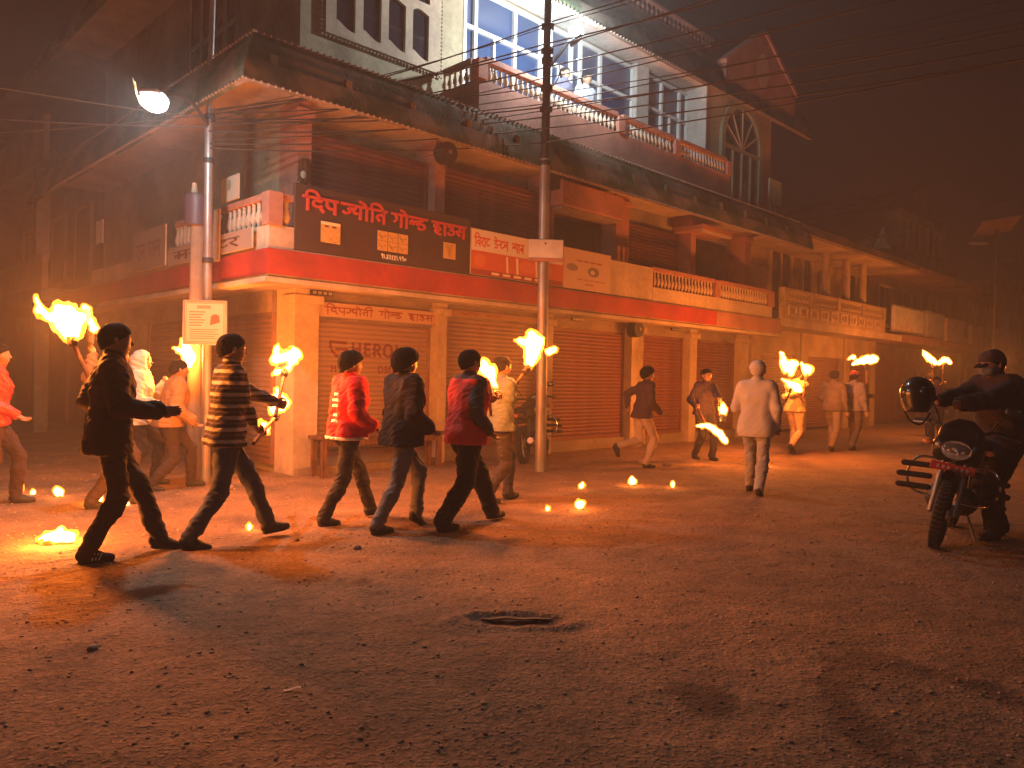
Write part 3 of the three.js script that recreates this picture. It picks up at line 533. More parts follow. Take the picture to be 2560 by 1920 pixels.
  part(plq, 'plaque_face', metric(new THREE.SphereGeometry(0.045, 12, 8).scale(1, 1.2, 0.5).translate(0.06, 4.0, 0.055)), std([0.6, 0.45, 0.3]));
}
// ---------- signs on the corner building ----------
function flatBoard(g, name, s0, s1, y0, y1, n, texture, thick = 0.03, edge = M.dark, o = {}) {   // a board whose front carries a print
  const b = part(g, name, box(s0, s1, y0, y1, n - thick, n), edge);
  const f = new THREE.PlaneGeometry(s1 - s0 - 0.01, y1 - y0 - 0.01).translate((s0 + s1) / 2, (y0 + y1) / 2, n + 0.003);
  part(b, 'print', f, std(0xffffff, { map: texture, roughness: 0.7, ...o })); return b;
}
{
  const g = onFront('shop_sign', 'dark brown shop signboard with raised red Devanagari letters and gold jewellery pictures', 'sign');
  const b = part(g, 'board', rbox(-0.46, 2.36, 2.87, 3.68, 0.72, 0.79, 0.01), std([0.055, 0.028, 0.022], { map: streakMap, roughness: 0.7 }));
  const ph = [[['i', 'da', 'pa'], -0.34, 0.46], [['jya', 'o', 'i', 'ta'], 0.19, 0.68], [['ga', 'o', 'lda'], 0.97, 0.58], [['ha', 'aa', 'u', 'sa'], 1.66, 0.6]];
  const red = std([0.4, 0.045, 0.03], { roughness: 0.55 });
  for (const [k, x, w] of ph) { const q = word(k), m = part(g, 'lettering', raised(q, w, 0.165, 0.03, 0.03), red); m.position.set(x, 3.37, 0.79); }
  const gold = (fn) => canvasTex(256, 256, (c, w, h) => { c.fillStyle = '#b9924f'; c.fillRect(0, 0, w, h); fn(c, w, h); });
  const t1 = gold((c, w, h) => { c.fillStyle = '#d8c7a0'; c.fillRect(0, 0, w, 36); c.fillStyle = '#4a3420'; c.fillRect(48, 44, 56, 22); c.fillRect(146, 44, 56, 22); for (let i = 0; i < 40; i++) { c.fillStyle = i % 2 ? '#d6a95a' : '#8b6a34'; c.fillRect(rr(10, 230), rr(90, 240), rr(6, 26), rr(4, 16)); } });
  const t2 = gold((c, w, h) => { c.strokeStyle = '#6b5233'; c.lineWidth = 6; for (const k of [1, 2]) { c.beginPath(); c.moveTo(k * w / 3, 0); c.lineTo(k * w / 3, h); c.stroke(); } c.beginPath(); c.moveTo(0, h / 2); c.lineTo(w, h / 2); c.stroke(); c.lineWidth = 8; for (let i = 0; i < 3; i++) for (let j = 0; j < 2; j++) { c.strokeStyle = (i + j) % 2 ? '#8d6b34' : '#6a5430'; c.beginPath(); c.arc((i + 0.5) * w / 3, (j + 0.35) * h / 2, 26, 0.1, Math.PI - 0.1); c.lineTo((i + 0.5) * w / 3, (j + 0.85) * h / 2); c.stroke(); } });
  const t3 = gold((c, w, h) => { c.strokeStyle = '#7c6336'; c.lineWidth = 12; c.beginPath(); c.moveTo(60, 20); c.lineTo(128, 220); c.lineTo(196, 20); c.moveTo(95, 20); c.lineTo(128, 150); c.lineTo(160, 20); c.stroke(); });
  flatBoard(g, 'picture', -0.12, 0.17, 3.0, 3.27, 0.81, t1, 0.02); flatBoard(g, 'picture', 0.72, 1.23, 3.01, 3.28, 0.81, t2, 0.02); flatBoard(g, 'picture', 1.84, 2.08, 3.04, 3.28, 0.81, t3, 0.02);
  const num = []; [...'9842668190'].forEach((d, i) => num.push(DIGITS[d].map(([a, b]) => [a + i * 0.66, b])));
  const nm = part(g, 'phone_number', raised({ w: 6.6, strokes: num }, 0.42, 0.062, 0.011, 0.006), std([0.62, 0.58, 0.54])); nm.position.set(0.8, 2.915, 0.79);
}
{
  const g = onFront('banner_sign', 'white and orange clinic banner with red Devanagari words hung beside the dark shop sign', 'banner');
  const t = canvasTex(1024, 320, (c, w, h) => {
    c.fillStyle = '#cfc2b6'; c.fillRect(0, 0, w, h); c.fillStyle = '#b8572f'; c.fillRect(0, 150, w, 130); c.fillStyle = '#86341f'; c.fillRect(0, 280, w, 40);
    c.fillStyle = '#c66a3e'; for (const [x, r] of [[90, 60], [600, 90], [820, 80]]) { c.beginPath(); c.ellipse(x, 215, r, 46, 0, 0, 7); c.fill(); }
    c.fillStyle = '#d8cabd'; for (const [x, k] of [[360, 1], [470, 1.1], [690, 0.9]]) { c.beginPath(); c.moveTo(x, 160); c.lineTo(x + 22 * k, 160); c.lineTo(x + 30 * k, 280); c.lineTo(x + 8, 280); c.fill(); }
    c.strokeStyle = '#c03a24'; pen(c, phrase([['i', 'va', 'ra', 'aa', 'tta'], ['dde', 'nta', 'la'], ['lya', 'aa', 'ba']], 0.7), 34, 118, 520, 62, 11);
    c.fillStyle = '#d9c6b6'; for (let k = 0; k < 5; k++) c.fillRect(210 + 120 * k, 290, 80, 18);
  });
  flatBoard(g, 'banner_sheet', 2.38, 4.42, 2.88, 3.56, 0.8, t, 0.02, M.pale);
}
{
  const g = onFront('banner_sign', 'faded cream banner with small grey pictures, next to the clinic banner', 'banner');
  const t = canvasTex(512, 320, (c, w, h) => {
    c.fillStyle = '#b89a84'; c.fillRect(0, 0, w, h); c.fillStyle = '#7f7069'; c.beginPath(); c.ellipse(90, 150, 60, 30, 0, 0, 7); c.fill(); c.fillStyle = '#6f6460'; c.beginPath(); c.ellipse(320, 165, 62, 40, 0, 0, 7); c.fill(); c.fillStyle = '#b9aca4'; c.beginPath(); c.ellipse(310, 170, 24, 18, 0, 0, 7); c.fill();
    c.fillStyle = '#8a4a34'; for (let k = 0; k < 4; k++) c.fillRect(140 + 70 * k, 84, 58, 12); for (let k = 0; k < 5; k++) c.fillRect(150 + 62 * k, 236, 50, 7); c.fillRect(230, 270, 90, 9);
  });
  flatBoard(g, 'banner_sheet', 4.43, 5.7, 2.88, 3.56, 0.797, t, 0.02, M.pale);
}
{
  const g = onFront('strip_sign', 'long thin sign strip with brown Devanagari shop name above the painted shutter', 'sign');
  const t = canvasTex(1024, 96, (c, w, h) => { c.fillStyle = '#a98d7c'; c.fillRect(0, 0, w, h); c.strokeStyle = '#7a2f22'; pen(c, phrase([['i', 'da', 'pa', 'jya', 'o', 'ta', 'ii'], ['ga', 'o', 'lda'], ['ha', 'aa', 'u', 'sa']], 0.6), 90, 74, 880, 44, 9); });
  flatBoard(g, 'strip', 0.3, 2.5, 2.15, 2.36, -0.06, t, 0.05, M.concrete);
}
{
  const g = onFront('strip_sign', 'thin brown sign strip above the plain grey shutter', 'sign');
  const t = canvasTex(1024, 96, (c, w, h) => { c.fillStyle = '#8f6a56'; c.fillRect(0, 0, w, h); c.strokeStyle = '#6d3222'; pen(c, phrase([['va', 'i', 'pa'], ['ra', 'aa', 'ta']], 0.6), 130, 74, 420, 42, 8); });
  flatBoard(g, 'strip', 2.7, 4.86, 2.32, 2.43, -0.08, t, 0.04, M.concrete);
}
const sideSign = (name, label, n0, n1, y0, y1, draw, out = 0.86, tilt = 0) => {
  const g = onFront(name, label, 'sign'), t = canvasTex(512, 256, draw);
  const b = part(g, 'board', box(n0, n1, y0, y1, out - 0.02, out).rotateY(-Math.PI / 2), M.pale);
  const f = new THREE.PlaneGeometry(n1 - n0 - 0.01, y1 - y0 - 0.01).translate((n0 + n1) / 2, (y0 + y1) / 2, out + 0.003).rotateY(-Math.PI / 2);
  part(b, 'print', f, std(0xffffff, { map: t, roughness: 0.7 })); return g;
};
sideSign('side_banner', 'grey side banner with dark Devanagari letters below the corner balusters', -2.1, 0.5, 2.87, 3.12, (c, w, h) => { c.fillStyle = '#8d7b70'; c.fillRect(0, 0, w, h); c.strokeStyle = '#4c2a22'; pen(c, phrase([['kla', 'ra'], ['sa', 'ta2', 'ra']], 0.5), 40, 200, 400, 120, 18); });
sideSign('side_board', 'tall pale board fixed to the side balcony beside the steel pole', -1.05, -0.33, 2.78, 3.44, (c, w, h) => { c.fillStyle = '#93857c'; c.fillRect(0, 0, w, h); for (let i = 0; i < 60; i++) { c.fillStyle = 'rgba(70,45,40,0.12)'; c.fillRect(rnd() * w, rnd() * h, rr(10, 60), rr(3, 8)); } }, 0.9);
sideSign('side_board', 'greenish white plate standing on the side balcony rail', -0.52, -0.02, 3.55, 3.86, (c, w, h) => { c.fillStyle = '#9fa39a'; c.fillRect(0, 0, w, h); c.fillStyle = '#6c7a6a'; c.beginPath(); c.arc(250, 90, 60, 0, 7); c.fill(); }, 0.8);
sideSign('side_board', 'grey lettered board on the side balcony left of the concrete post', -3.6, -2.25, 2.9, 3.5, (c, w, h) => { c.fillStyle = '#80716a'; c.fillRect(0, 0, w, h); c.strokeStyle = '#5a3a32'; pen(c, phrase([['ra', 'aa', 'ma'].map((k) => GL[k] ? k : 'sa'), ['pa', 'sa', 'la']], 0.5), 60, 190, 380, 100, 14); });
sideSign('side_board', 'small white plate at the end of the side balcony signs', -5.35, -5.0, 3.52, 3.92, (c, w, h) => { c.fillStyle = '#c9cbc5'; c.fillRect(0, 0, w, h); }, 0.9);
{
  const g = onFront('roof_plate', 'pale green plate on the ledge at the far end of the corner building', 'sign');
  part(g, 'board', rbox(11.55, 12.15, 5.55, 6.1, 0.76, 0.8, 0.01), std([0.42, 0.48, 0.36], { map: streakMap })); part(g, 'stand', merged([box(11.7, 11.74, 5.12, 5.6, 0.72, 0.76), box(11.96, 12.0, 5.12, 5.6, 0.72, 0.76)]), M.steel);
}
// ---------- bench before the shutter ----------
{
  const g = onFront('bench', 'long wooden bench in front of the painted shutter', 'bench'), y = 0.5;
  for (let k = 0; k < 3; k++) part(g, 'seat_plank', rbox(0.14, 2.25, y, y + 0.045, 0.14 + 0.11 * k, 0.24 + 0.11 * k, 0.008), M.wood);
  for (const s of [0.18, 2.12]) for (const n of [0.15, 0.39]) part(g, 'leg', box(s, s + 0.07, 0.0, y, n, n + 0.06), M.wood);
  part(g, 'apron', merged([box(0.25, 2.12, y - 0.09, y - 0.002, 0.16, 0.185), box(0.25, 2.12, y - 0.09, y - 0.002, 0.41, 0.435)]), M.wood);
}
// ---------- poles, lamps, boards on poles ----------
const lampGlass = std([0.9, 0.95, 0.95], { emissive: lin(14, 16, 17), emissiveIntensity: 1 });
{
  const x = -3.69, z = -9.2, y0 = gh(x, z) - 0.03;
  const g = thing('street_pole', 'slim steel street pole carrying the framed notice board', 'pole', undefined, [x, y0, z]);
  part(g, 'shaft', rod([0, 0, 0], [-0.03, 4.45, 0], 0.055, 0.05, 14), M.steel); part(g, 'upper_shaft', rod([-0.03, 4.45, 0], [0.0, 7.6, -0.05], 0.036, 0.03, 12), M.steel);
  for (const y of [2.7, 3.9, 4.42]) part(g, 'clamp_band', rod([-0.018, y, 0], [-0.018, y + 0.06, 0], 0.066, 0.066, 14), M.dark);
  const arm = part(g, 'bracket_arm', tube([[-0.03, 4.35, 0], [0.0, 4.42, 0.5], [0.08, 4.32, 1.1], [0.155, 4.1, 1.66]], 0.02), M.dark);
  const lg = thing('street_lamp', 'bright white street lamp at the end of the bracket arm by the notice pole', 'lamp', undefined, [-3.53, 3.99, -7.4]);
  part(lg, 'lamp_housing', rbox(-0.09, 0.09, 0.03, 0.08, -0.17, 0.14, 0.02), M.steel);
  part(lg, 'lamp_glass', ball(0, 0.0, -0.01, 0.13, 0.95, 0.8, 1.2), lampGlass);
  part(lg, 'loose_wire', merged([tube([[0, 0.07, -0.1], [-0.12, 0.0, -0.1], [-0.2, 0.05, -0.12], [-0.24, 0.22, -0.1]], 0.004), tube([[-0.02, 0.07, -0.05], [-0.14, -0.03, -0.08], [-0.22, 0.09, -0.1], [-0.29, 0.28, -0.16]], 0.004)]), std([0.5, 0.35, 0.15]));
  const l = new THREE.PointLight(lin(0.86, 0.97, 1), 20); l.name = 'street_lamp_glow'; l.position.set(0, 0, 0); l.castShadow = true; l.shadow.radius = 4; lg.add(l);
  const sp = new THREE.SpotLight(lin(0.86, 0.97, 1), 5, 0, 1.15, 0.6); sp.name = 'street_lamp_beam'; sp.position.set(0, -0.08, 0.02); sp.castShadow = true; sp.shadow.radius = 4; lg.add(sp); sp.target.position.set(0.9, -4.3, 2.4); lg.add(sp.target);
  const nb = thing('notice_board', 'framed public notice board hung on the slim steel pole', 'sign', undefined, [-3.66, y0 + 1.97, -9.03], 0.06);
  const t = canvasTex(512, 512, (c, w, h) => {
    c.fillStyle = '#c8a484'; c.fillRect(0, 0, w, h); c.strokeStyle = '#b07850'; c.lineWidth = 10; c.strokeRect(12, 12, w - 24, h - 24); c.fillStyle = '#b5744f'; c.fillRect(150, 40, 180, 40);
    c.fillStyle = '#8f5a3c'; for (let k = 0; k < 6; k++) c.fillRect(50, 115 + 34 * k, 210 - 26 * (k % 3), 13); for (let k = 0; k < 5; k++) c.fillRect(60, 340 + 28 * k, 370 - 40 * (k % 2), 9);
    c.fillStyle = '#94502f'; c.beginPath(); c.moveTo(320, 290); c.lineTo(330, 180); c.quadraticCurveTo(380, 120, 440, 170); c.lineTo(450, 250); c.closePath(); c.fill();
  });
  const b = part(nb, 'panel', rbox(-0.24, 0.24, -0.25, 0.25, -0.02, 0.0, 0.004), M.pale);
  part(b, 'print', new THREE.PlaneGeometry(0.46, 0.48).translate(0, 0, 0.003), std(0xffffff, { map: t, roughness: 0.7 }));
  part(nb, 'frame', merged([box(-0.255, 0.255, 0.25, 0.265, -0.025, 0.012), box(-0.255, 0.255, -0.265, -0.25, -0.025, 0.012), box(-0.256, -0.241, -0.249, 0.249, -0.024, 0.013), box(0.241, 0.256, -0.249, 0.249, -0.024, 0.013)]), M.steel);
  part(nb, 'hanger', merged([box(-0.15, 0.15, 0.15, 0.17, -0.12, -0.02), box(-0.15, 0.15, -0.17, -0.15, -0.12, -0.02)]), M.steel);
}
{
  const x = -3.98, z = -9.55, g = thing('concrete_post', 'thick concrete post behind the steel pole topped by a dark drum', 'post', undefined, [x, gh(x, z) - 0.03, z]);
  part(g, 'shaft', rod([0, 0, 0], [0, 3.22, 0], 0.1, 0.085, 12), M.concrete);
  const d = part(g, 'drum', metric(new THREE.CylinderGeometry(0.15, 0.14, 0.36, 20).translate(-0.02, 3.4, 0)), std([0.06, 0.045, 0.07], { roughness: 0.5 })); part(d, 'lid', metric(new THREE.CylinderGeometry(0.16, 0.16, 0.02, 20).translate(-0.02, 3.59, 0)), M.dark); part(d, 'bushing', rod([-0.05, 3.6, 0], [-0.05, 3.75, 0], 0.045, 0.03), M.pale);
}
{
  const [x, , z] = W(3.12, 0, 1.6), y0 = gh(x, z) - 0.03, g = thing('street_pole', 'tall steel street pole before the corner building with a small white board', 'pole', undefined, [x, y0, z]);
  part(g, 'shaft', rod([0, 0, 0], [-0.03, 4.6, 0], 0.085, 0.075, 14), M.steel); part(g, 'upper_shaft', rod([-0.03, 4.6, 0], [-0.03, 8.4, 0], 0.062, 0.05, 12), M.dark);
  for (const y of [3.3, 4.5, 5.6, 6.0]) part(g, 'clamp_band', rod([-0.025, y, 0], [-0.025, y + 0.07, 0], 0.088, 0.088, 14), M.dark);
  { const e = W(3.76, 6.62, 1.52); part(g, 'bracket_arm', rod([-0.03, 5.9, 0], [e[0] - x, e[1] - y0, e[2] - z], 0.028, 0.024), M.dark); } part(g, 'cable_loop', tube([[0.03, 5.6, 0.05], [0.14, 5.78, 0.05], [0.15, 5.95, 0.05], [0.1, 6.0, 0.03]], 0.007), M.cable);
  part(g, 'insulator_rack', merged([box(-0.12, 0.06, 6.5, 6.56, -0.05, 0.05), box(-0.12, 0.06, 6.15, 6.2, -0.05, 0.05), box(-0.12, 0.06, 5.3, 5.36, -0.05, 0.05)]), M.dark);
  const wb = thing('pole_board', 'small blank white board clamped on the tall steel pole', 'sign', undefined, [x + 0.02, y0 + 3.27, z + 0.1], 0.05);
  part(wb, 'panel', rbox(-0.26, 0.24, -0.13, 0.14, -0.012, 0.012, 0.006), M.whiteboard); part(wb, 'lower_rail', box(-0.28, 0.26, -0.175, -0.131, -0.02, 0.025), M.pink); part(wb, 'bolt', ball(-0.02, 0.08, 0.014, 0.014), M.dark);
  const L2 = W(3.82, 6.7, 1.5), lg = thing('street_lamp', 'bright white street lamp shining on the upper balcony ceiling', 'lamp', undefined, L2);
  part(lg, 'lamp_housing', rbox(-0.2, 0.02, -0.14, -0.08, -0.07, 0.07, 0.02).rotateZ(0.7), M.dark); part(lg, 'lamp_glass', ball(0, 0, 0, 0.11, 1.05, 1.0, 0.8), lampGlass);
  const l = new THREE.PointLight(lin(0.84, 0.95, 1), 42); l.name = 'balcony_street_lamp_light'; l.position.set(0, 0, 0); l.castShadow = true; l.shadow.radius = 4; lg.add(l);
}
// a lamp of the same kind on the near side of the road, behind the viewer: mirrored in headlight and helmet
{
  const g = thing('street_lamp', 'white street lamp on a pole behind the viewer on the near roadside', 'lamp', undefined, [2.6, -0.02, 4.5]);
  part(g, 'shaft', rod([0, 0, 0], [0, 5.2, 0], 0.06, 0.05, 12), M.steel); part(g, 'bracket_arm', rod([0, 5.1, 0], [-0.3, 5.35, -0.7], 0.022, 0.022), M.steel); part(g, 'lamp_housing', rbox(-0.4, -0.22, 5.36, 5.41, -0.98, -0.66, 0.02), M.steel);
  part(g, 'lamp_glass', ball(-0.31, 5.31, -0.82, 0.1, 0.9, 0.5, 1.3), lampGlass);
  const l = new THREE.PointLight(lin(1, 0.66, 0.6), 9); l.name = 'near_street_lamp_light'; l.position.set(-0.31, 5.31, -0.82); l.castShadow = true; l.shadow.radius = 4; g.add(l);
}
// ---------- overhead cables ----------
{
  const cable = (pts, r, label) => {
    const g = thing('overhead_cable', label, 'cable', 'overhead cables'), out = [];
    for (let i = 0; i + 1 < pts.length; i++) {
      const a = pts[i], b = pts[i + 1], L = Math.hypot(b[0] - a[0], b[1] - a[1], b[2] - a[2]), q = [];
      for (let k = 0; k <= 8; k++) { const t = k / 8; q.push([lerp(a[0], b[0], t), lerp(a[1], b[1], t) - 0.018 * L * 4 * t * (1 - t) * (pts.sag ?? 1), lerp(a[2], b[2], t)]); }
      out.push(tube(q, r, 16, 5));
    }
    part(g, 'wire', merged(out), M.cable);
  };
  const px = W(3.12, 0, 1.6), P2 = (y, d = 0) => [px[0] - 0.03 + d, y, px[2] + 0.05], A = (y, d = 0) => [-3.71 + d, y, -9.15];
  const same = 'dark overhead cable strung between the two street poles and on across the road';
  for (const [ya, yb, yc, dz] of [[4.36, 5.32, 6.3, 0], [4.4, 5.36, 6.9, 0.3], [4.1, 5.0, 5.7, 0.7], [4.46, 5.62, 7.3, 0.5], [4.25, 5.16, 6.0, 0.2], [4.5, 6.18, 8.2, 0.9], [4.44, 6.22, 8.0, 0.1], [4.3, 5.9, 7.6, 0.4], [4.2, 5.74, 7.0, 0.8], [4.05, 4.8, 5.9, 0.6], [4.48, 6.5, 8.6, 0.2], [4.33, 5.5, 6.6, 0.0], [4.38, 6.55, 8.4, 1.0], [4.15, 5.26, 6.2, 0.9]])
    cable([A(ya, rr(-0.05, 0.05)), P2(yb, rr(-0.06, 0.06)), [10.5, yc, -7.6 + dz]], rr(0.006, 0.012), same);
  for (const [ya, yb, z] of [[4.45, 5.6, -12], [4.3, 5.9, -11], [4.4, 6.3, -9.5]]) cable([[-9.5, yb - 1.6, z + 3], A(ya)], 0.009, 'thin overhead cable running from the notice pole off along the side street');
  cable([[8.6, 4.9, -19], [16.5, 7.6, -16]], 0.01, 'lone thin cable rising over the far houses');
}
// ---------- the neighbours along the main street ----------
function winPart(g, s0, s1, y0, y1, n, fm, cols = 1, glass = M.glassDark) {
  const w = part(g, 'window', merged([box(s0, s1, y0, y0 + 0.08, n, n + 0.09), box(s0, s1, y1 - 0.08, y1, n, n + 0.09), box(s0, s0 + 0.1, y0 + 0.08, y1 - 0.08, n, n + 0.088), box(s1 - 0.1, s1, y0 + 0.08, y1 - 0.08, n, n + 0.088)]), fm);
  for (let k = 0; k < cols; k++) {
    const a = lerp(s0 + 0.1, s1 - 0.1, k / cols), b = lerp(s0 + 0.1, s1 - 0.1, (k + 1) / cols);
    part(w, 'pane', box(a + 0.02, b - 0.02, y0 + 0.08, y1 - 0.08, n + 0.01, n + 0.03), glass); if (k) part(w, 'mullion', box(a - 0.04, a + 0.04, y0 + 0.08, y1 - 0.08, n + 0.03, n + 0.085), fm);
  }
  return w;
}
{
  const g = onFront('balcony_house', 'two storey house with square balcony panels and curved window canopies', 'building'), a = 12.4, b = 20.6, ochre = wallMat(0.45, 0.33, 0.2);
  part(g, 'wall', merged([box(a, b, 0, 5.0, -7, -0.4)]), ochre);
  part(g, 'floor_slab', box(a, b, 2.72, 2.92, -0.4, 0.78), M.pale);
  part(g, 'shopfront_wall', merged([box(a, a + 0.5, 0, 2.72, -0.399, 0), box(15.2, 15.6, 0, 2.72, -0.399, 0), box(18.1, 18.5, 0, 2.72, -0.399, 0), box(20.2, b, 0, 2.72, -0.399, 0), box(12.9, 15.2, 2.1, 2.72, -0.399, -0.05), box(15.6, 18.1, 2.1, 2.72, -0.399, -0.05), box(18.5, 20.2, 2.1, 2.72, -0.399, -0.05)]), ochre);
  shutter(g, 12.92, 15.18, 0.1, 2.1, -0.2, M.shutter); shutter(g, 15.62, 18.08, 0.1, 2.1, -0.2, M.shutterBrown); shutter(g, 18.52, 20.18, 0.1, 2.1, -0.2, M.shutterBrown);
  part(g, 'parapet', merged([box(a, b - 1.4, 2.92, 3.32, 0.68, 0.76)]), ochre);
  for (let s = 12.7; s < 18.9; s += 0.62) { const p = part(g, 'square_panel', merged([box(s, s + 0.46, 3.0, 3.05, 0.763, 0.8), box(s, s + 0.46, 3.21, 3.26, 0.763, 0.8), box(s, s + 0.07, 3.05, 3.21, 0.763, 0.799), box(s + 0.39, s + 0.46, 3.05, 3.21, 0.763, 0.799)]), M.pale); part(p, 'panel_centre', box(s + 0.17, s + 0.29, 3.1, 3.17, 0.763, 0.78), M.pink); }
  for (const s of [12.45, 13.95, 15.6, 17.3, 18.98]) part(g, 'parapet_post', box(s, s + 0.16, 3.32, 3.66, 0.64, 0.8), ochre);
  balustrade(g, [[12.65, 0.72], [18.95, 0.72]], 3.32, 3.58, 0.13, ochre, ochre);
  winPart(g, 13.9, 15.2, 3.2, 4.95, -0.395, M.pale, 2); winPart(g, 15.8, 16.5, 3.0, 4.95, -0.395, M.pale); winPart(g, 17.0, 17.7, 3.4, 4.6, -0.395, M.pale); winPart(g, 19.0, 20.5, 3.0, 4.85, -0.395, M.pale, 2);
  for (const s of [15.35, 16.7, 17.9]) part(g, 'column', rod([s, 2.92, 0.55], [s, 4.9, 0.55], 0.12, 0.1, 12), ochre);
  const arch = (s0, s1, y) => { const c = new THREE.Shape(); c.moveTo(s0, y); c.quadraticCurveTo((s0 + s1) / 2, y + 0.5, s1, y); c.lineTo(s1, y + 0.12); c.quadraticCurveTo((s0 + s1) / 2, y + 0.75, s0, y + 0.12); c.closePath(); return metric(new THREE.ExtrudeGeometry(c, { depth: 0.9, bevelEnabled: false, curveSegments: 14 }).translate(0, 0, -0.38)); };
  part(g, 'curved_canopy', arch(18.2, 20.5, 4.85), M.roof);
  const lamp = part(g, 'ceiling_box', rbox(18.0, 19.6, 4.98, 5.14, 0.7, 1.15, 0.02), M.pink);
  const rf = new THREE.BufferGeometry(); const q = [[a - 0.1, 4.95, 1.25], [b, 4.95, 1.25], [b, 6.1, -2.5], [a - 0.1, 6.1, -2.5], [a - 0.1, 5.1, 1.25], [b, 5.1, 1.25], [b, 6.3, -2.5], [a - 0.1, 6.3, -2.5]];
  const F = [[0, 1, 2, 3], [4, 7, 6, 5], [0, 4, 5, 1], [1, 5, 6, 2], [3, 2, 6, 7], [0, 3, 7, 4]], ps = []; for (const f of F) for (const i of [0, 1, 2, 0, 2, 3]) ps.push(...q[f[i]]);
  rf.setAttribute('position', new THREE.Float32BufferAttribute(ps, 3)); rf.computeVertexNormals();
  const roof = part(g, 'roof', metric(rf), M.roof);
  part(g, 'soffit', box(a - 0.1, b, 4.86, 4.94, -0.39, 1.2), ochre);
  part(roof, 'roof_finial', metric(new THREE.ConeGeometry(0.32, 0.75, 4).rotateY(0.78).translate(19.4, 5.85, 0.55)), M.pale);
}
{
  const g = onFront('gabled_house', 'dark tall house with a pointed gable beyond the balcony house', 'building');
  part(g, 'wall', merged([box(20.65, 30.5, 0, 6.2, -7, -0.3), box(24, 29.2, 6.2, 7.7, -6, -0.5)]), wallMat(0.25, 0.17, 0.13));
  const gb = new THREE.Shape(); gb.moveTo(23.6, 7.6); gb.lineTo(27.3, 9.2); gb.lineTo(29.6, 7.6); gb.closePath(); part(g, 'gable', metric(new THREE.ExtrudeGeometry(gb, { depth: 5, bevelEnabled: false }).translate(0, 0, -5.6)), M.roof);
  part(g, 'eave_board', box(20.65, 30.8, 5.0, 5.2, -0.299, 0.9), M.pink); part(g, 'floor_slab', box(20.65, 30.5, 2.7, 2.95, -0.299, 0.8), M.pink);
  winPart(g, 24.6, 26.0, 6.3, 7.4, -0.49, M.concrete, 2); winPart(g, 26.8, 28.4, 6.3, 7.4, -0.49, M.concrete, 2); winPart(g, 21.3, 22.6, 3.3, 4.7, -0.29, M.pale, 2); winPart(g, 23.6, 25.4, 3.3, 4.7, -0.29, M.concrete, 2); winPart(g, 26.6, 28.4, 3.3, 4.7, -0.29, M.concrete, 2);
  for (const s of [21, 23.2, 25.6, 28]) part(g, 'shop_shutter', box(s, s + 1.9, 0.1, 2.2, -0.298, -0.2), M.shutterBrown);
}
{
  const g = onFront('far_house', 'hazy far row house with pale upper windows at the end of the street', 'building');
  part(g, 'wall', merged([box(30.6, 44, 0, 5.6, -7, -0.2)]), wallMat(0.3, 0.22, 0.18)); part(g, 'eave_board', box(30.6, 44, 5.5, 5.7, -0.199, 0.8), M.pink); part(g, 'floor_slab', box(30.6, 44, 2.7, 2.95, -0.199, 0.8), M.pink);
  for (const s of [31.4, 34, 36.6, 39.4]) winPart(g, s, s + 1.5, 3.5, 5.0, -0.19, M.concrete, 2, M.white); for (const s of [31.2, 34.2, 37.2, 40.2]) part(g, 'shop_shutter', box(s, s + 2.2, 0.1, 2.3, -0.198, -0.1), M.shutter);
}
{
  const g = onFront('far_house', 'last dim tall house closing the street in the haze', 'building');
  part(g, 'wall', box(44.2, 62, 0, 7.2, -7, 0.1), wallMat(0.25, 0.18, 0.16)); for (const s of [45, 48, 51]) { winPart(g, s, s + 1.6, 3.4, 5.0, 0.11, M.concrete, 2); winPart(g, s, s + 1.6, 5.5, 6.8, 0.11, M.concrete, 2); }
}
const panelAt = (s0, s1, y0, y1, n, label, mat = M.whiteboard) => { const g = onFront('sign_panel', label, 'sign', 'blank sign panels along the far shops'); part(g, 'panel', rbox(s0, s1, y0, y1, n - 0.12, n, 0.02), mat); for (const q of [y1, y0 - 0.04]) part(g, 'frame_rail', box(s0 - 0.03, s1 + 0.03, q, q + 0.04, n - 0.13, n + 0.01), M.steel); for (const q of [s0 + 0.2, s1 - 0.26]) part(g, 'bracket', box(q, q + 0.06, y0 + 0.1, y0 + 0.16, 0.5, n - 0.12), M.steel); };
panelAt(19.3, 21.95, 3.02, 3.74, 1.0, 'widest blank white sign panel at the end of the balcony house');
panelAt(22.3, 24.05, 3.0, 3.78, 1.0, 'blue grey blank sign panel right of the widest white one', std([0.42, 0.43, 0.46], { map: streakMap }));
panelAt(24.4, 26.5, 2.95, 3.68, 1.0, 'dull pink blank sign panel on the gabled house', std([0.5, 0.4, 0.38], { map: streakMap }));
panelAt(30.9, 34.4, 2.5, 3.7, 1.0, 'cream blank sign panel on the hazy far row house', std([0.6, 0.56, 0.42], { map: streakMap }));
panelAt(27.4, 28.9, 2.98, 3.6, 1.0, 'narrow faded sign panel between the pink and cream ones', std([0.4, 0.33, 0.3], { map: streakMap }));
// ---------- solar street lamps far down the road (unlit) ----------
for (const [x, z, h, l] of [[15.8, -25, 6.5, 'unlit solar street lamp with a tilted panel near the far houses'], [23.2, -35, 7.6, 'small distant unlit solar street lamp beyond the first one']]) {
  const g = thing('solar_lamp', l, 'lamp', undefined, [x, 0, z]);
  part(g, 'shaft', rod([0, 0, 0], [0, h, 0], 0.07, 0.05), M.dark); part(g, 'solar_panel', rbox(-0.65, 0.65, -0.03, 0.03, -0.4, 0.4, 0.01).rotateX(-0.5).rotateZ(0.2).translate(0, h + 0.12, 0), std([0.2, 0.11, 0.07], { roughness: 0.4 })); part(g, 'lamp_head', rbox(-0.9, -0.3, h - 0.5, h - 0.42, -0.1, 0.1, 0.02), M.steel);
}
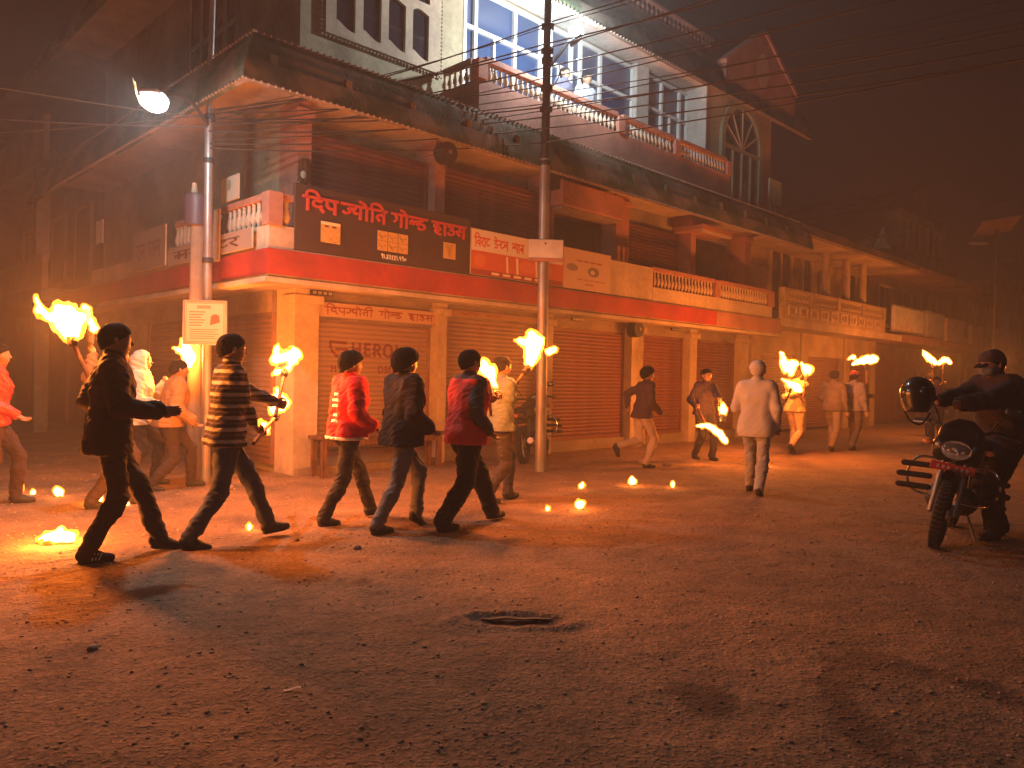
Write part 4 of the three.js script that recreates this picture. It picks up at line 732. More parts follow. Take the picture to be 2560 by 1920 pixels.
// ---------- the side street, left ----------
{
  const g = onFront('side_house', 'grey balcony house along the side street behind the white lamp glare', 'building'), grey = wallMat(0.2, 0.19, 0.17);
  part(g, 'wall', box(0.1, 9, 0, 7.6, -16, -8.1), grey); part(g, 'floor_slab', merged([box(-1.1, 0.1, 2.7, 2.95, -16, -8.1), box(-1.1, 0.1, 5.5, 5.7, -16, -8.1), box(-1.0, 0.1, 7.5, 7.75, -16, -8.1)]), grey);
  part(g, 'parapet', merged([box(-1.08, -0.98, 2.95, 3.6, -16, -8.1), box(-1.08, -0.98, 5.7, 6.4, -16, -8.1)]), M.concrete); part(g, 'pillar', merged([box(-1.0, -0.75, 0, 2.7, -9.2, -8.95), box(-1.0, -0.75, 3.6, 5.5, -9.2, -8.95)]), grey);
  for (const n of [-15, -12.2, -10.2]) { const w = part(g, 'window', merged([box(0.02, 0.097, 3.4, 5.0, n, n + 0.08), box(0.02, 0.097, 3.4, 5.0, n + 1.1, n + 1.18), box(0.021, 0.097, 4.92, 5.0, n + 0.08, n + 1.1)]), M.concrete); part(w, 'pane', box(0.05, 0.07, 3.4, 4.92, n + 0.08, n + 1.1), M.glassDark); }
  for (const n of [-15.6, -12.8, -10.2]) part(g, 'shop_shutter', box(0.02, 0.098, 0.1, 2.3, n, n + 2.1), M.shutterBrown);
}
{
  const g = onFront('side_house', 'dark tall block closing the side street beyond the grey balcony house', 'building');
  part(g, 'wall', box(-1.5, 7, 0, 9.5, -30, -16.2), wallMat(0.16, 0.13, 0.12)); part(g, 'ledge', merged([box(-1.9, -1.5, 6.0, 6.25, -30, -16.2), box(-1.9, -1.5, 3.0, 3.25, -30, -16.2)]), M.concrete);
  for (const n of [-19, -22, -25]) { const w = part(g, 'window', box(-1.56, -1.503, 3.8, 5.4, n, n + 1.4), M.concrete); part(w, 'pane', box(-1.575, -1.562, 3.9, 5.3, n + 0.1, n + 1.3), M.glassDark); }
}
// ---------- people ----------
const sub = (a, b) => [a[0] - b[0], a[1] - b[1], a[2] - b[2]], add = (a, b) => [a[0] + b[0], a[1] + b[1], a[2] + b[2]], mul = (a, k) => [a[0] * k, a[1] * k, a[2] * k];
const len3 = (a) => Math.hypot(...a), unit = (a) => mul(a, 1 / (len3(a) || 1)), mid3 = (a, b, t = 0.5) => a.map((v, i) => lerp(v, b[i], t));
const cross3 = (a, b) => [a[1] * b[2] - a[2] * b[1], a[2] * b[0] - a[0] * b[2], a[0] * b[1] - a[1] * b[0]];
function ik(a, t, l1, l2, pole) {
  let d = sub(t, a), L = len3(d); const mx = l1 + l2 - 0.004; if (L > mx) { d = mul(d, mx / L); L = mx; }
  const u = unit(d), x = (l1 * l1 - l2 * l2 + L * L) / (2 * L), h = Math.sqrt(Math.max(0, l1 * l1 - x * x));
  const dot = pole[0] * u[0] + pole[1] * u[1] + pole[2] * u[2], pv = unit(sub(pole, mul(u, dot)));
  return [add(a, add(mul(u, x), mul(pv, h))), add(a, d)];
}
const skinMat = std([0.26, 0.14, 0.085], { roughness: 0.6 }), hairMat = phys([0.01, 0.008, 0.007], { roughness: 1, specularIntensity: 0.25 });
const cloth = (r, g, b, o = {}) => std([r, g, b], { bumpMap: clothBump, bumpScale: 0.002, roughness: 0.95, ...o });
function hand(w, dir, side, grip, bar) {     // palm, four bent fingers of unequal length and a thumb from the side of the palm
  const u = unit(dir), out = []; let s = bar ? unit(bar) : unit(cross3(u, [0, 0, 1])); if (!isFinite(s[0])) s = [1, 0, 0];
  s = unit(sub(s, mul(u, s[0] * u[0] + s[1] * u[1] + s[2] * u[2]))); const p = cross3(u, s), sg = side;
  const pl = mul(p, sg), c = add(w, mul(u, 0.045));
  for (const k of [-0.028, -0.009, 0.01, 0.028]) out.push(cap(add(w, add(mul(u, 0.005), mul(s, k * 0.7))), add(w, add(mul(u, 0.082), mul(s, k))), 0.0165, 0.0135, 0.012));
  [[0.03, 0.85], [0.0105, 1.0], [-0.0105, 0.94], [-0.03, 0.75]].forEach(([k, L]) => {
    const b = add(w, add(mul(u, 0.088), mul(s, k))), a1 = grip ? 1.2 : 0.35, a2 = grip ? 2.6 : 0.8, a3 = grip ? 3.6 : 1.2;
    const step = (q, a, l) => add(q, add(mul(u, Math.cos(a) * l), mul(pl, Math.sin(a) * l)));
    const b1 = step(b, a1, 0.038 * L), b2 = step(b1, a2, 0.026 * L), b3 = step(b2, a3, 0.018 * L);
    out.push(cap(b, b1, 0.0098, 0.0092, 0.005), cap(b1, b2, 0.0092, 0.0086, 0.004), cap(b2, b3, 0.0086, 0.0072, 0.004));
  });
  const t0 = add(w, add(mul(u, 0.026), mul(s, 0.026))), t1 = add(t0, add(mul(u, 0.026), add(mul(s, 0.024), mul(pl, 0.014)))), t2 = add(t1, add(mul(u, 0.024), mul(pl, grip ? 0.026 : 0.008)));
  out.push(cap(t0, t1, 0.0135, 0.0108, 0.012), cap(t1, t2, 0.0105, 0.0085, 0.005));
  return out;
}
const people = [];
function person(o) {
  const h = o.h ?? 1.68, S = h / 1.72, [px, pz] = o.at, fy = o.floor ?? gh(px, pz);
  const g = thing('person', o.label, 'person', o.group, [px, fy, pz], Math.atan2(o.face[0], o.face[1])); g.scale.setScalar(S);
  const ca = Math.cos(g.rotation.y), sa = Math.sin(g.rotation.y);
  const toLocal = (p) => { const d = [p[0] - px, p[1] - fy, p[2] - pz]; return [(d[0] * ca - d[2] * sa) / S, d[1] / S, (d[0] * sa + d[2] * ca) / S]; };
  const far = o.far ? 1.7 : 1, hip = [0, o.hip ?? 0.9, o.hipZ ?? 0], lean = o.lean ?? 0.06, cl = Math.cos(lean), sl = Math.sin(lean), tw = o.twist ?? 0, ct = Math.cos(tw), stw = Math.sin(tw);
  const T = (p) => { const x = p[0] * ct + p[2] * stw, z = -p[0] * stw + p[2] * ct, y = p[1] - 0.92; return [hip[0] + x, hip[1] + y * cl - z * sl, hip[2] + y * sl + z * cl]; };
  const hy = o.headYaw ?? 0, hp = o.headPitch ?? 0, nk = T([0, 1.47, 0.005]);
  const Hd = (p) => { const q = [p[0], p[1] - 1.5, p[2]], y1 = q[1] * Math.cos(hp) - q[2] * Math.sin(hp), z1 = q[1] * Math.sin(hp) + q[2] * Math.cos(hp); return [nk[0] + q[0] * Math.cos(hy) + z1 * Math.sin(hy), nk[1] + 0.02 + y1, nk[2] - q[0] * Math.sin(hy) + z1 * Math.cos(hy)]; };
  // joints
  const leg = (x, f) => { const H0 = [hip[0] + x, hip[1] - 0.02, hip[2]]; const [K, A] = ik(H0, f, 0.43, 0.43, [0, 0, 1]); return { H0, K, A, pitch: f[3] ?? 0 }; };
  const LL = leg(0.095, o.footL), RL = leg(-0.095, o.footR);
  const arm = (sx, t, world, pole) => { const sh = T([sx * 0.178, 1.395, -0.005]), [E, Wr] = ik(sh, world ? toLocal(world) : T(t), 0.285, 0.255, pole ?? [sx * 0.5, -1, -0.7]); return { sh, E, Wr, sx }; };
  const LA = arm(1, o.handL ?? [0.25, 0.86, 0.08], o.gripL, o.poleL), RA = arm(-1, o.handR ?? [-0.25, 0.86, 0.08], o.gripR, o.poleR);
  const torso = (e) => [cap(T([-0.075, 0.94, 0]), T([0.075, 0.94, 0]), 0.112 + e, 0.112 + e, 0.06), cap(T([-0.055, 1.08, 0.005]), T([0.055, 1.08, 0.005]), 0.105 + e, 0.105 + e, 0.07), cap(T([-0.075, 1.26, 0.01]), T([0.075, 1.26, 0.01]), 0.112 + e, 0.112 + e, 0.08), cap(T([-0.14, 1.395, -0.008]), T([0.14, 1.395, -0.008]), 0.062 + e, 0.062 + e, 0.07)];
  const armP = (A, e, fr = 1) => [cap(A.sh, A.E, 0.054 + e, 0.042 + e, 0.03), cap(A.E, mid3(A.E, A.Wr, fr), 0.043 + e, lerp(0.043, 0.03, fr) + e, 0.02)];
  const legP = (Q, e, r2 = 0.04) => [cap(Q.H0, Q.K, 0.088 + e, 0.056 + e, 0.04), cap(Q.K, mid3(Q.K, Q.A, 0.35), 0.055 + e, 0.056 + e, 0.02), cap(mid3(Q.K, Q.A, 0.3), Q.A, 0.055 + e, r2 + e, 0.02)];
  // body: one continuous surface
  const hb = 0.017 * far, geos = [];
  geos.push(solid([...torso(-0.008), ...armP(LA, -0.004), ...armP(RA, -0.004), ...legP(LL, -0.006), ...legP(RL, -0.006), cap(T([0, 1.42, 0]), Hd([0, 1.545, 0.012]), 0.056, 0.052, 0.03)], hb));
  geos.push(solid([cap(Hd([0, 1.632, -0.018]), Hd([0, 1.64, 0.012]), 0.09, 0.085, 0.03), cap(Hd([0, 1.585, 0.035]), Hd([0, 1.545, 0.052]), 0.062, 0.042, 0.04), cap(Hd([-0.03, 1.585, 0.05]), Hd([0.03, 1.585, 0.05]), 0.042, 0.042, 0.03), cap(Hd([0, 1.622, 0.092]), Hd([0, 1.588, 0.113]), 0.009, 0.014, 0.014),
    cap(Hd([-0.045, 1.637, 0.078]), Hd([0.045, 1.637, 0.078]), 0.014, 0.014, 0.02), cap(Hd([-0.022, 1.557, 0.092]), Hd([0.022, 1.557, 0.092]), 0.009, 0.009, 0.012), cap(Hd([-0.088, 1.625, 0.0]), Hd([-0.09, 1.59, 0.006]), 0.014, 0.01, 0.012), cap(Hd([0.088, 1.625, 0.0]), Hd([0.09, 1.59, 0.006]), 0.014, 0.01, 0.012), cap(T([0, 1.42, 0]), Hd([0, 1.545, 0.012]), 0.055, 0.05, 0.03)], 0.008 * far));
  for (const A of [LA, RA]) geos.push(solid([...hand(A.Wr, sub(A.Wr, A.E), A.sx, (A === LA ? o.gripL : o.gripR) !== undefined, (A === LA ? o.barL : o.barR)), cap(mid3(A.E, A.Wr, 0.85), A.Wr, 0.03, 0.026, 0.015)], 0.0065 * (o.far ? 1.4 : 1), { pad: 0.02 }));
  part(g, 'body', joined(geos), o.skin ?? skinMat);
  const fold = (k, f = 9) => (x, y, z) => 1.35 * k * (perlin.noise(x * f, y * f * 0.8, z * f + (o.seed ?? 0)) + 0.75 * perlin.noise(x * f * 1.4 + 5, (y + 0.5 * x + 0.4 * z) * f * 3.4, z * f * 1.4 + (o.seed ?? 0)));
  // trousers
  part(g, 'trousers', solid([...torso(0.012).slice(0, 2), ...legP(LL, 0.014 + (o.baggy ?? 0), 0.048), ...legP(RL, 0.014 + (o.baggy ?? 0), 0.048)], 0.014 * far, { warp: fold(0.012), cut: (x, y) => y - (hip[1] + 0.13) }), o.trousers);
  // upper clothing
  const hem = hip[1] + (o.hem ?? -0.06), sleeve = o.sleeve ?? 1, e = o.bulk ?? 0.024, topP = [...torso(e), ...armP(LA, e * 0.8, sleeve), ...armP(RA, e * 0.8, sleeve), cap(T([-0.08, 0.84, 0]), T([0.08, 0.84, 0]), 0.125 + e, 0.125 + e, 0.05), cap(T([0, 1.41, 0]), Hd([0, 1.5, 0.0]), 0.07 + e * 0.3, 0.062 + e * 0.3, 0.03)];
  const top = part(g, o.topName ?? 'jacket', solid(topP, 0.014 * far, { warp: fold(o.crease ?? 0.013), cut: (x, y) => hem - y }), o.top);
  if (o.hemBand) part(top, 'hem_band', solid(topP.map((p) => ({ ...p, ra: p.ra + 0.006, rb: p.rb + 0.006 })), 0.012, { warp: fold(o.crease ?? 0.013), cut: (x, y) => Math.max(hem + 0.004 - y, y - hem - 0.034) }), o.hemBand);
  if (o.vest) part(top, 'vest', solid([...torso(e + 0.016), cap(T([-0.08, 0.84, 0]), T([0.08, 0.84, 0]), 0.125 + e + 0.016, 0.125 + e + 0.016, 0.05)], 0.014 * far, { warp: fold(o.crease ?? 0.013), cut: (x, y, z) => Math.max(hem - 0.01 - y, y - (hip[1] + 0.53)) }), o.vest);
  // headwear
  if (o.hood) part(g, 'hood', solid([cap(Hd([0, 1.63, -0.02]), Hd([0, 1.6, -0.02]), 0.122, 0.12, 0.04), cap(Hd([0, 1.52, -0.03]), T([0, 1.4, -0.02]), 0.11, 0.13, 0.06)], 0.011 * far, { warp: fold(0.012), cut: (x, y, z) => { const f = Hd([0, 1.6, 0.07]), c = Hd([0, 1.6, 0]), n = unit(sub(f, c)); return Math.max((x - f[0]) * n[0] + (y - f[1]) * n[1] + (z - f[2]) * n[2]); } }), o.hood);
  else if (o.cap) { const c = part(g, 'cap', solid([cap(Hd([0, 1.645, -0.015]), Hd([0, 1.65, 0.012]), 0.105, 0.1, 0.03)], 0.009 * far, { warp: fold(0.004), cut: (x, y, z) => { const q = Hd([0, 1.632, 0]); return q[1] - y; } }), o.cap); if (!o.beanie) part(c, 'brim', solid([cap(Hd([-0.035, 1.635, 0.1]), Hd([-0.02, 1.628, 0.165]), 0.035, 0.02, 0.02), cap(Hd([0.035, 1.635, 0.1]), Hd([0.02, 1.628, 0.165]), 0.035, 0.02, 0.02)].map((p) => ({ ...p, ra: p.ra * 0.55, rb: p.rb * 0.6 })), 0.007), o.cap); }
  if (!o.hood) part(g, 'hair', solid([cap(Hd([0, 1.64, -0.02]), Hd([0, 1.648, 0.015]), 0.096 + (o.hairy ?? 0), 0.091 + (o.hairy ?? 0), 0.03), cap(Hd([0, 1.6, -0.05]), Hd([0, 1.56, -0.05]), 0.06 + (o.hairy ?? 0), 0.045 + (o.hairy ?? 0), 0.03)], 0.009 * far, { warp: (x, y, z) => 0.006 * perlin.noise(x * 48, y * 48, z * 48) - 0.003, cut: (x, y, z) => { const c = Hd([0, 1.6, 0.05]); const f = sub(Hd([0, 1.6, 1]), Hd([0, 1.6, 0])), q = (x - c[0]) * f[0] + (z - c[2]) * f[2]; return c[1] + 0.03 + 0.66 * q + 0.006 * perlin.noise(x * 60, y * 20, z * 60) - y; } }), o.hairMat ?? hairMat);
  if (o.mask) { const m = part(g, 'face_mask', solid([cap(Hd([-0.035, 1.575, 0.06]), Hd([0.035, 1.575, 0.06]), 0.048, 0.048, 0.02), cap(Hd([0, 1.6, 0.085]), Hd([0, 1.55, 0.085]), 0.03, 0.028, 0.02)], 0.007), o.mask); }
  if (o.strap) part(g, 'mask_strap', tube([Hd([-0.09, 1.58, 0.03]), Hd([-0.075, 1.575, -0.07]), Hd([0, 1.572, -0.118]), Hd([0.075, 1.575, -0.07]), Hd([0.09, 1.58, 0.03])], 0.005), std([0.5, 0.35, 0.2]));
  // shoes
  for (const Q of [LL, RL]) {
    const c = Math.cos(Q.pitch), s = Math.sin(Q.pitch), at = (y, z) => [Q.A[0], Q.A[1] + y * c - z * s, Q.A[2] + y * s + z * c], out = (Q === LL ? 1 : -1) * 0.012;
    const sh = part(g, 'shoe', solid([cap(at(-0.03, -0.028), at(-0.042, 0.06), 0.042, 0.04, 0.03), cap(at(-0.046, 0.05), add(at(-0.056, 0.155), [out, 0, 0]), 0.04, 0.03, 0.03), cap(Q.A, at(-0.03, 0), 0.045, 0.042, 0.02)], 0.01 * far), o.shoes ?? M.dark);
    part(sh, 'sole', solid([cap(at(-0.072, -0.035), add(at(-0.074, 0.165), [out, 0, 0]), 0.016, 0.015, 0.01), cap(add(at(-0.073, -0.03), [0.022, 0, 0]), add(at(-0.074, 0.13), [0.026 + out, 0, 0]), 0.016, 0.014, 0.02), cap(add(at(-0.073, -0.03), [-0.022, 0, 0]), add(at(-0.074, 0.13), [-0.026 + out, 0, 0]), 0.016, 0.014, 0.02)], 0.008 * far), M.rubber);
    if (o.stripes && Q === RL) for (const k of [0, 1, 2]) part(sh, 'stripe', rod(add(at(-0.012, 0.055 + 0.022 * k), [-0.034, 0, 0]), add(at(-0.06, 0.035 + 0.022 * k), [-0.047, 0, 0]), 0.0055, 0.0055, 6), M.frame);
  }
  people.push(g); return g;
}
const dk = (k, r = 1, g = 0.9, b = 0.9) => cloth(k * r, k * g, k * b);
const stripes = tex(8, 128, (u, v) => { const y = v * 8 % 1; return y < 0.26 ? [0.66, 0.62, 0.58] : y < 0.34 ? [0.3, 0.22, 0.2] : y < 0.62 ? [0.17, 0.12, 0.13] : y < 0.7 ? [0.36, 0.3, 0.28] : [0.2, 0.14, 0.14]; }, true, 1); stripes.repeat.set(1, 1.35);
const jacketPrint = canvasTex(512, 512, (c, w, h) => {            // red cloth with a small white emblem and lines on the back; u = x + 2 on the front, x on the back
  c.fillStyle = '#c8202a'; c.fillRect(0, 0, w, h); c.fillStyle = '#e9d7d2';
  for (const [y, l] of [[330, 70], [348, 54], [378, 74], [396, 80], [414, 66]]) c.fillRect(w / 2 - l / 2, h - y, l, 9);
});
jacketPrint.wrapS = jacketPrint.wrapT = THREE.ClampToEdgeWrapping; jacketPrint.repeat.set(1.25, 0.62); jacketPrint.offset.set(0.5, 0);
const R1 = [0.83, -0.56], R2 = [0.75, -0.66];
// the procession, near side
person({ at: [-2.93, -5.52], face: [0.86, -0.5], h: 1.72, label: 'person in a long dark brown jacket and striped sports shoes walking beside the ground fire', footL: [0.1, 0.1, 0.36, 0.15], footR: [-0.1, 0.085, -0.13, 0], hip: 0.905, handR: [-0.2, 1.12, 0.3], gripL: [-3.2, 1.22, -5.78], barL: [0, 1, 0], top: cloth(0.035, 0.019, 0.015), trousers: cloth(0.035, 0.026, 0.03), stripes: true, hem: -0.14, bulk: 0.04, seed: 1, shoes: cloth(0.03, 0.02, 0.02) });
person({ at: [-2.28, -6.06], face: R1, h: 1.69, label: 'person in a striped shirt and blue jeans mid stride', footL: [0.09, 0.09, 0.4, -0.1], footR: [-0.09, 0.09, -0.28, 0.2], hip: 0.9, gripR: [-2.11, 0.88, -6.33], gripL: [-2.05, 1.12, -6.6], barL: [0, 1, 0], top: cloth(1, 1, 1, { map: stripes }), topName: 'striped_shirt', trousers: cloth(0.055, 0.065, 0.1), hem: -0.1, sleeve: 0.9, seed: 2 });
person({ at: [-1.53, -7.06], face: R2, h: 1.58, label: 'person in a bright red jacket with white emblem and white hem', footL: [0.09, 0.1, 0.34, -0.05], footR: [-0.09, 0.085, -0.28, 0.1], hip: 0.905, handL: [0.2, 1.0, 0.24], handR: [-0.22, 1.0, 0.16], top: cloth(1, 1, 1, { map: jacketPrint }), hemBand: cloth(0.7, 0.66, 0.62), trousers: cloth(0.025, 0.02, 0.022), bulk: 0.045, hem: -0.07, hairy: 0.022, strap: true, seed: 3, headYaw: -0.3 });
person({ at: [-0.98, -6.78], face: R2, h: 1.61, label: 'person in a black hooded top and pale grey jeans walking close behind the red vest', footL: [0.07, 0.12, 0.24, 0.5], footR: [-0.08, 0.085, -0.3, 0.05], hip: 0.9, handR: [-0.2, 1.0, 0.17], handL: [0.16, 1.0, 0.24], top: cloth(0.022, 0.014, 0.014), trousers: cloth(0.13, 0.13, 0.14), bulk: 0.045, hem: -0.1, hairy: 0.03, seed: 4 });
person({ at: [-0.42, -6.98], face: [0.8, -0.6], h: 1.65, label: 'person in a red padded vest and loose black trousers with a wide stride', footL: [0.1, 0.09, 0.4, 0], footR: [-0.1, 0.085, -0.3, 0.02], hip: 0.885, gripL: [-0.2, 1.18, -7.42], barL: [0, 1, 0], handR: [-0.22, 0.97, 0.12], top: cloth(0.06, 0.05, 0.055), vest: cloth(0.6, 0.05, 0.04), trousers: cloth(0.014, 0.01, 0.011), baggy: 0.02, bulk: 0.03, hem: -0.08, seed: 5 });
person({ at: [-0.14, -8.35], face: [0.8, -0.6], h: 1.62, label: 'person in a blue grey shirt half hidden ahead of the red vest, raising a torch', footL: [0.09, 0.09, 0.22, 0], footR: [-0.09, 0.09, -0.2, 0.1], hip: 0.89, gripR: [-0.02, 1.2, -8.5], barR: [0.3, 0.6, 0], handL: [0.22, 0.95, 0.2], top: cloth(0.13, 0.15, 0.14), topName: 'shirt', trousers: cloth(0.05, 0.04, 0.04), seed: 6 });
person({ at: [2.06, -11.85], face: [0.9, -0.35], h: 1.6, label: 'young person in a dark sweater and tan trousers running past the shutters', footL: [0.09, 0.36, -0.42, 1.1], footR: [-0.08, 0.085, 0.02, 0], hip: 0.89, hipZ: -0.02, handR: [-0.24, 1.0, 0.2], handL: [0.24, 1.02, -0.16], lean: 0.14, top: cloth(0.06, 0.03, 0.03), trousers: cloth(0.42, 0.3, 0.2), hairy: 0.014, seed: 7, far: true });
person({ at: [3.35, -13.2], face: [0.35, 0.9], h: 1.6, label: 'dim person in dark purple clothes swinging a low torch by the shutters', footL: [0.09, 0.09, 0.14, 0], footR: [-0.09, 0.09, -0.14, 0.1], hip: 0.895, gripR: [3.12, 0.95, -12.9], gripL: [3.5, 1.02, -12.65], barR: [0, 1, 0], top: cloth(0.05, 0.03, 0.05), trousers: cloth(0.04, 0.03, 0.03), seed: 8, far: true });
person({ at: [3.02, -9.37], face: [0.45, -0.89], h: 1.66, label: 'person in a white hood and white shirt walking away along the road', footL: [0.09, 0.085, 0.16, 0], footR: [-0.09, 0.1, -0.24, 0.3], hip: 0.885, handR: [-0.24, 0.9, 0.08], gripL: undefined, handL: [0.2, 1.1, 0.26], top: cloth(0.55, 0.5, 0.46), topName: 'shirt', trousers: cloth(0.34, 0.33, 0.34), cap: cloth(0.55, 0.5, 0.46), beanie: true, hairMat: cloth(0.5, 0.46, 0.42), hem: -0.16, bulk: 0.03, crease: 0.0045, seed: 9 });
person({ at: [5.45, -14.6], face: [0.7, -0.7], h: 1.66, label: 'person in tan trousers under a cluster of torch flames', footL: [0.08, 0.085, 0.06, 0], footR: [-0.08, 0.2, -0.3, 0.7], hip: 0.9, gripL: [5.5, 1.32, -14.35], gripR: [5.16, 1.12, -14.3], barL: [0, 1, 0], barR: [0, 1, 0], top: cloth(0.3, 0.2, 0.1), trousers: cloth(0.45, 0.3, 0.16), seed: 10, far: true });
person({ at: [6.6, -15.6], face: [0.6, -0.7], h: 1.68, label: 'person in pale trousers with one leg trailing, in the torch haze', footL: [0.08, 0.085, 0.2, 0], footR: [-0.08, 0.1, -0.3, 0.4], hip: 0.88, handL: [0.2, 1.1, 0.24], top: cloth(0.1, 0.07, 0.06), trousers: cloth(0.25, 0.18, 0.12), seed: 11, far: true });
person({ at: [7.08, -15.75], face: [0.75, -0.6], h: 1.66, label: 'person in a grey jacket and red cap holding a pale torch stick upright', footL: [0.08, 0.085, 0.15, 0], footR: [-0.08, 0.09, -0.2, 0.2], hip: 0.89, gripL: [7.42, 1.12, -15.8], barL: [0, 1, 0], top: cloth(0.16, 0.13, 0.14), trousers: cloth(0.1, 0.07, 0.06), cap: cloth(0.3, 0.05, 0.05), seed: 12, far: true });
person({ at: [10.4, -18.6], face: [-0.5, 0.8], h: 1.6, label: 'small distant person in maroon standing behind the motorcycle', footL: [0.09, 0.085, 0.05, 0], footR: [-0.09, 0.085, -0.05, 0], gripL: undefined, top: cloth(0.14, 0.04, 0.05), trousers: cloth(0.05, 0.03, 0.035), seed: 13, far: true });
person({ at: [11.1, -20.2], face: [0.7, -0.6], h: 1.7, label: 'distant person lifting two joined torches in the haze', footL: [0.08, 0.085, 0.15, 0], footR: [-0.08, 0.085, -0.15, 0.1], gripR: [11.05, 1.42, -20.0], barR: [0, 1, 0], gripL: [11.35, 1.4, -20.05], barL: [0, 1, 0], top: cloth(0.12, 0.06, 0.06), trousers: cloth(0.06, 0.04, 0.04), seed: 14, far: true });
person({ at: [14.1, -22.3], face: [0.7, -0.6], h: 1.7, label: 'farthest person carrying a single torch past the cream sign panel', footL: [0.08, 0.085, 0.15, 0], footR: [-0.08, 0.085, -0.15, 0.1], gripR: [14.1, 1.5, -22.05], barR: [0, 1, 0], top: cloth(0.12, 0.06, 0.06), trousers: cloth(0.06, 0.04, 0.04), seed: 15, far: true });
// left, behind the first walker
person({ at: [-4.42, -9.0], face: [0.9, -0.2], h: 1.62, label: 'person in a white hooded shirt lifting a long torch stick near the notice board', footL: [0.09, 0.085, 0.18, 0], footR: [-0.09, 0.085, -0.16, 0.1], hip: 0.89, gripL: [-4.22, 1.2, -9.2], barL: [0.4, 0.6, 0], handR: [-0.18, 1.08, 0.28], top: cloth(0.62, 0.55, 0.48), topName: 'shirt', hood: cloth(0.62, 0.55, 0.48), trousers: cloth(0.025, 0.015, 0.014), hem: -0.12, bulk: 0.035, seed: 16 });
person({ at: [-3.95, -8.75], face: [0.8, -0.55], h: 1.56, lean: 0.2, label: 'person in a tan jacket stooping beside the notice pole', footL: [0.09, 0.085, 0.3, 0], footR: [-0.09, 0.085, -0.22, 0.1], hip: 0.85, handR: [-0.22, 1.0, 0.22], handL: [0.22, 1.0, 0.25], top: cloth(0.26, 0.14, 0.06), trousers: cloth(0.03, 0.018, 0.015), bulk: 0.05, hem: -0.05, seed: 17 });
person({ at: [-4.0, -7.62], face: [0.8, -0.6], h: 1.64, label: 'person in a brown jacket hidden behind the first walker, holding two torches high', footL: [0.09, 0.085, 0.2, 0], footR: [-0.09, 0.085, -0.2, 0.1], gripL: [-3.98, 1.5, -7.5], gripR: [-4.1, 1.5, -7.42], barL: [0, 1, 0], barR: [0, 1, 0], top: cloth(0.1, 0.05, 0.03), trousers: cloth(0.05, 0.03, 0.03), seed: 18 });
person({ at: [-5.12, -7.5], face: [0.9, -0.4], h: 1.62, label: 'person in a glossy red jacket at the very edge of the procession', footL: [0.09, 0.085, 0.2, 0], footR: [-0.09, 0.085, -0.2, 0.1], handR: [-0.2, 1.0, 0.22], top: std([0.42, 0.03, 0.03], { roughness: 0.5 }), trousers: cloth(0.04, 0.02, 0.02), seed: 19 });
// by the motorcycle
person({ at: [4.5, -6.98], face: [-0.97, 0.25], h: 1.74, lean: 0.22, headPitch: 0.25, headYaw: -0.05, label: 'person in a dark jacket, cap and face mask holding a helmet over the motorcycle', footL: [0.11, 0.085, 0.16, 0], footR: [-0.1, 0.085, -0.12, 0], hip: 0.9, hipZ: -0.04, gripR: [3.78, 1.22, -6.86], gripL: [3.86, 1.2, -6.62], barR: [0, 0.3, 1], barL: [0, 0.3, 1], top: cloth(0.035, 0.022, 0.03), trousers: cloth(0.014, 0.01, 0.012), cap: cloth(0.05, 0.03, 0.035), mask: cloth(0.1, 0.13, 0.16), bulk: 0.05, baggy: 0.02, hem: -0.12, seed: 20 });
// on the balcony
{
  const f = 5.125, a = W(4.5, 0, 0.62), b = W(5.05, 0, 0.62);
  person({ at: [a[0], a[2]], floor: f, face: [0.7, 0.71], h: 1.46, lean: 0.12, label: 'small person in dark clothes looking over the lit balcony rail', footL: [0.09, 0.085, 0.04, 0], footR: [-0.09, 0.085, -0.04, 0], handL: [0.22, 1.0, 0.2], handR: [-0.22, 1.0, 0.2], top: cloth(0.06, 0.06, 0.09), trousers: cloth(0.04, 0.04, 0.05), seed: 21, far: true });
  person({ at: [b[0], b[2]], floor: f, face: [0.6, 0.8], h: 1.52, lean: 0.16, label: 'person in a pale shirt leaning on the lit balcony rail', footL: [0.09, 0.085, 0.04, 0], footR: [-0.09, 0.085, -0.04, 0], handL: [0.22, 1.0, 0.2], handR: [-0.22, 1.0, 0.2], top: cloth(0.34, 0.36, 0.4), topName: 'shirt', trousers: cloth(0.04, 0.04, 0.05), seed: 22, far: true });
}
// ---------- torches, ground fire, burning scraps ----------
const coreMat = std([1, 0.9, 0.6], { emissive: lin(11, 7, 2.6), roughness: 1 });
const shellMat = std([0.2, 0.05, 0.01], { emissive: lin(2.6, 0.8, 0.05), roughness: 1, transparent: true, opacity: 0.5 });
const FLAME = [1, 0.238, 0.028], POWER = 1.75;
let fireNo = 0;
// blobs: [dx, dy, dz, r] chains in metres round the flame's middle; each inner list is one tongue
function flameMesh(g, tongues, at, scale = 1) {
  const s = ++fireNo * 3.7, P = (k, grow) => tongues.flatMap((t) => t.slice(0, -1).map((p, i) => { const q = t[i + 1]; return cap([p[0] * scale, p[1] * scale, p[2] * scale], [q[0] * scale, q[1] * scale, q[2] * scale], (p[3] * k + grow) * scale, (q[3] * k + grow) * scale, 0.02); }));
  const wv = (a, f) => (x, y, z) => a * (perlin.noise(x * f + s, y * f * 0.7, z * f) + 0.5 * perlin.noise(x * f * 2.1, y * f * 1.5 + s, z * f * 2.1));
  const core = part(g, 'flame', solid(P(0.86, 0), 0.011 * Math.max(1, scale), { warp: wv(0.026 * scale, 13), pad: 0.04 }), coreMat); core.position.set(...at);
  const sh = part(core, 'flame_fringe', solid(P(1, 0.014), 0.012 * Math.max(1, scale), { warp: wv(0.03 * scale, 13), pad: 0.05 }), shellMat);
  return core;
}
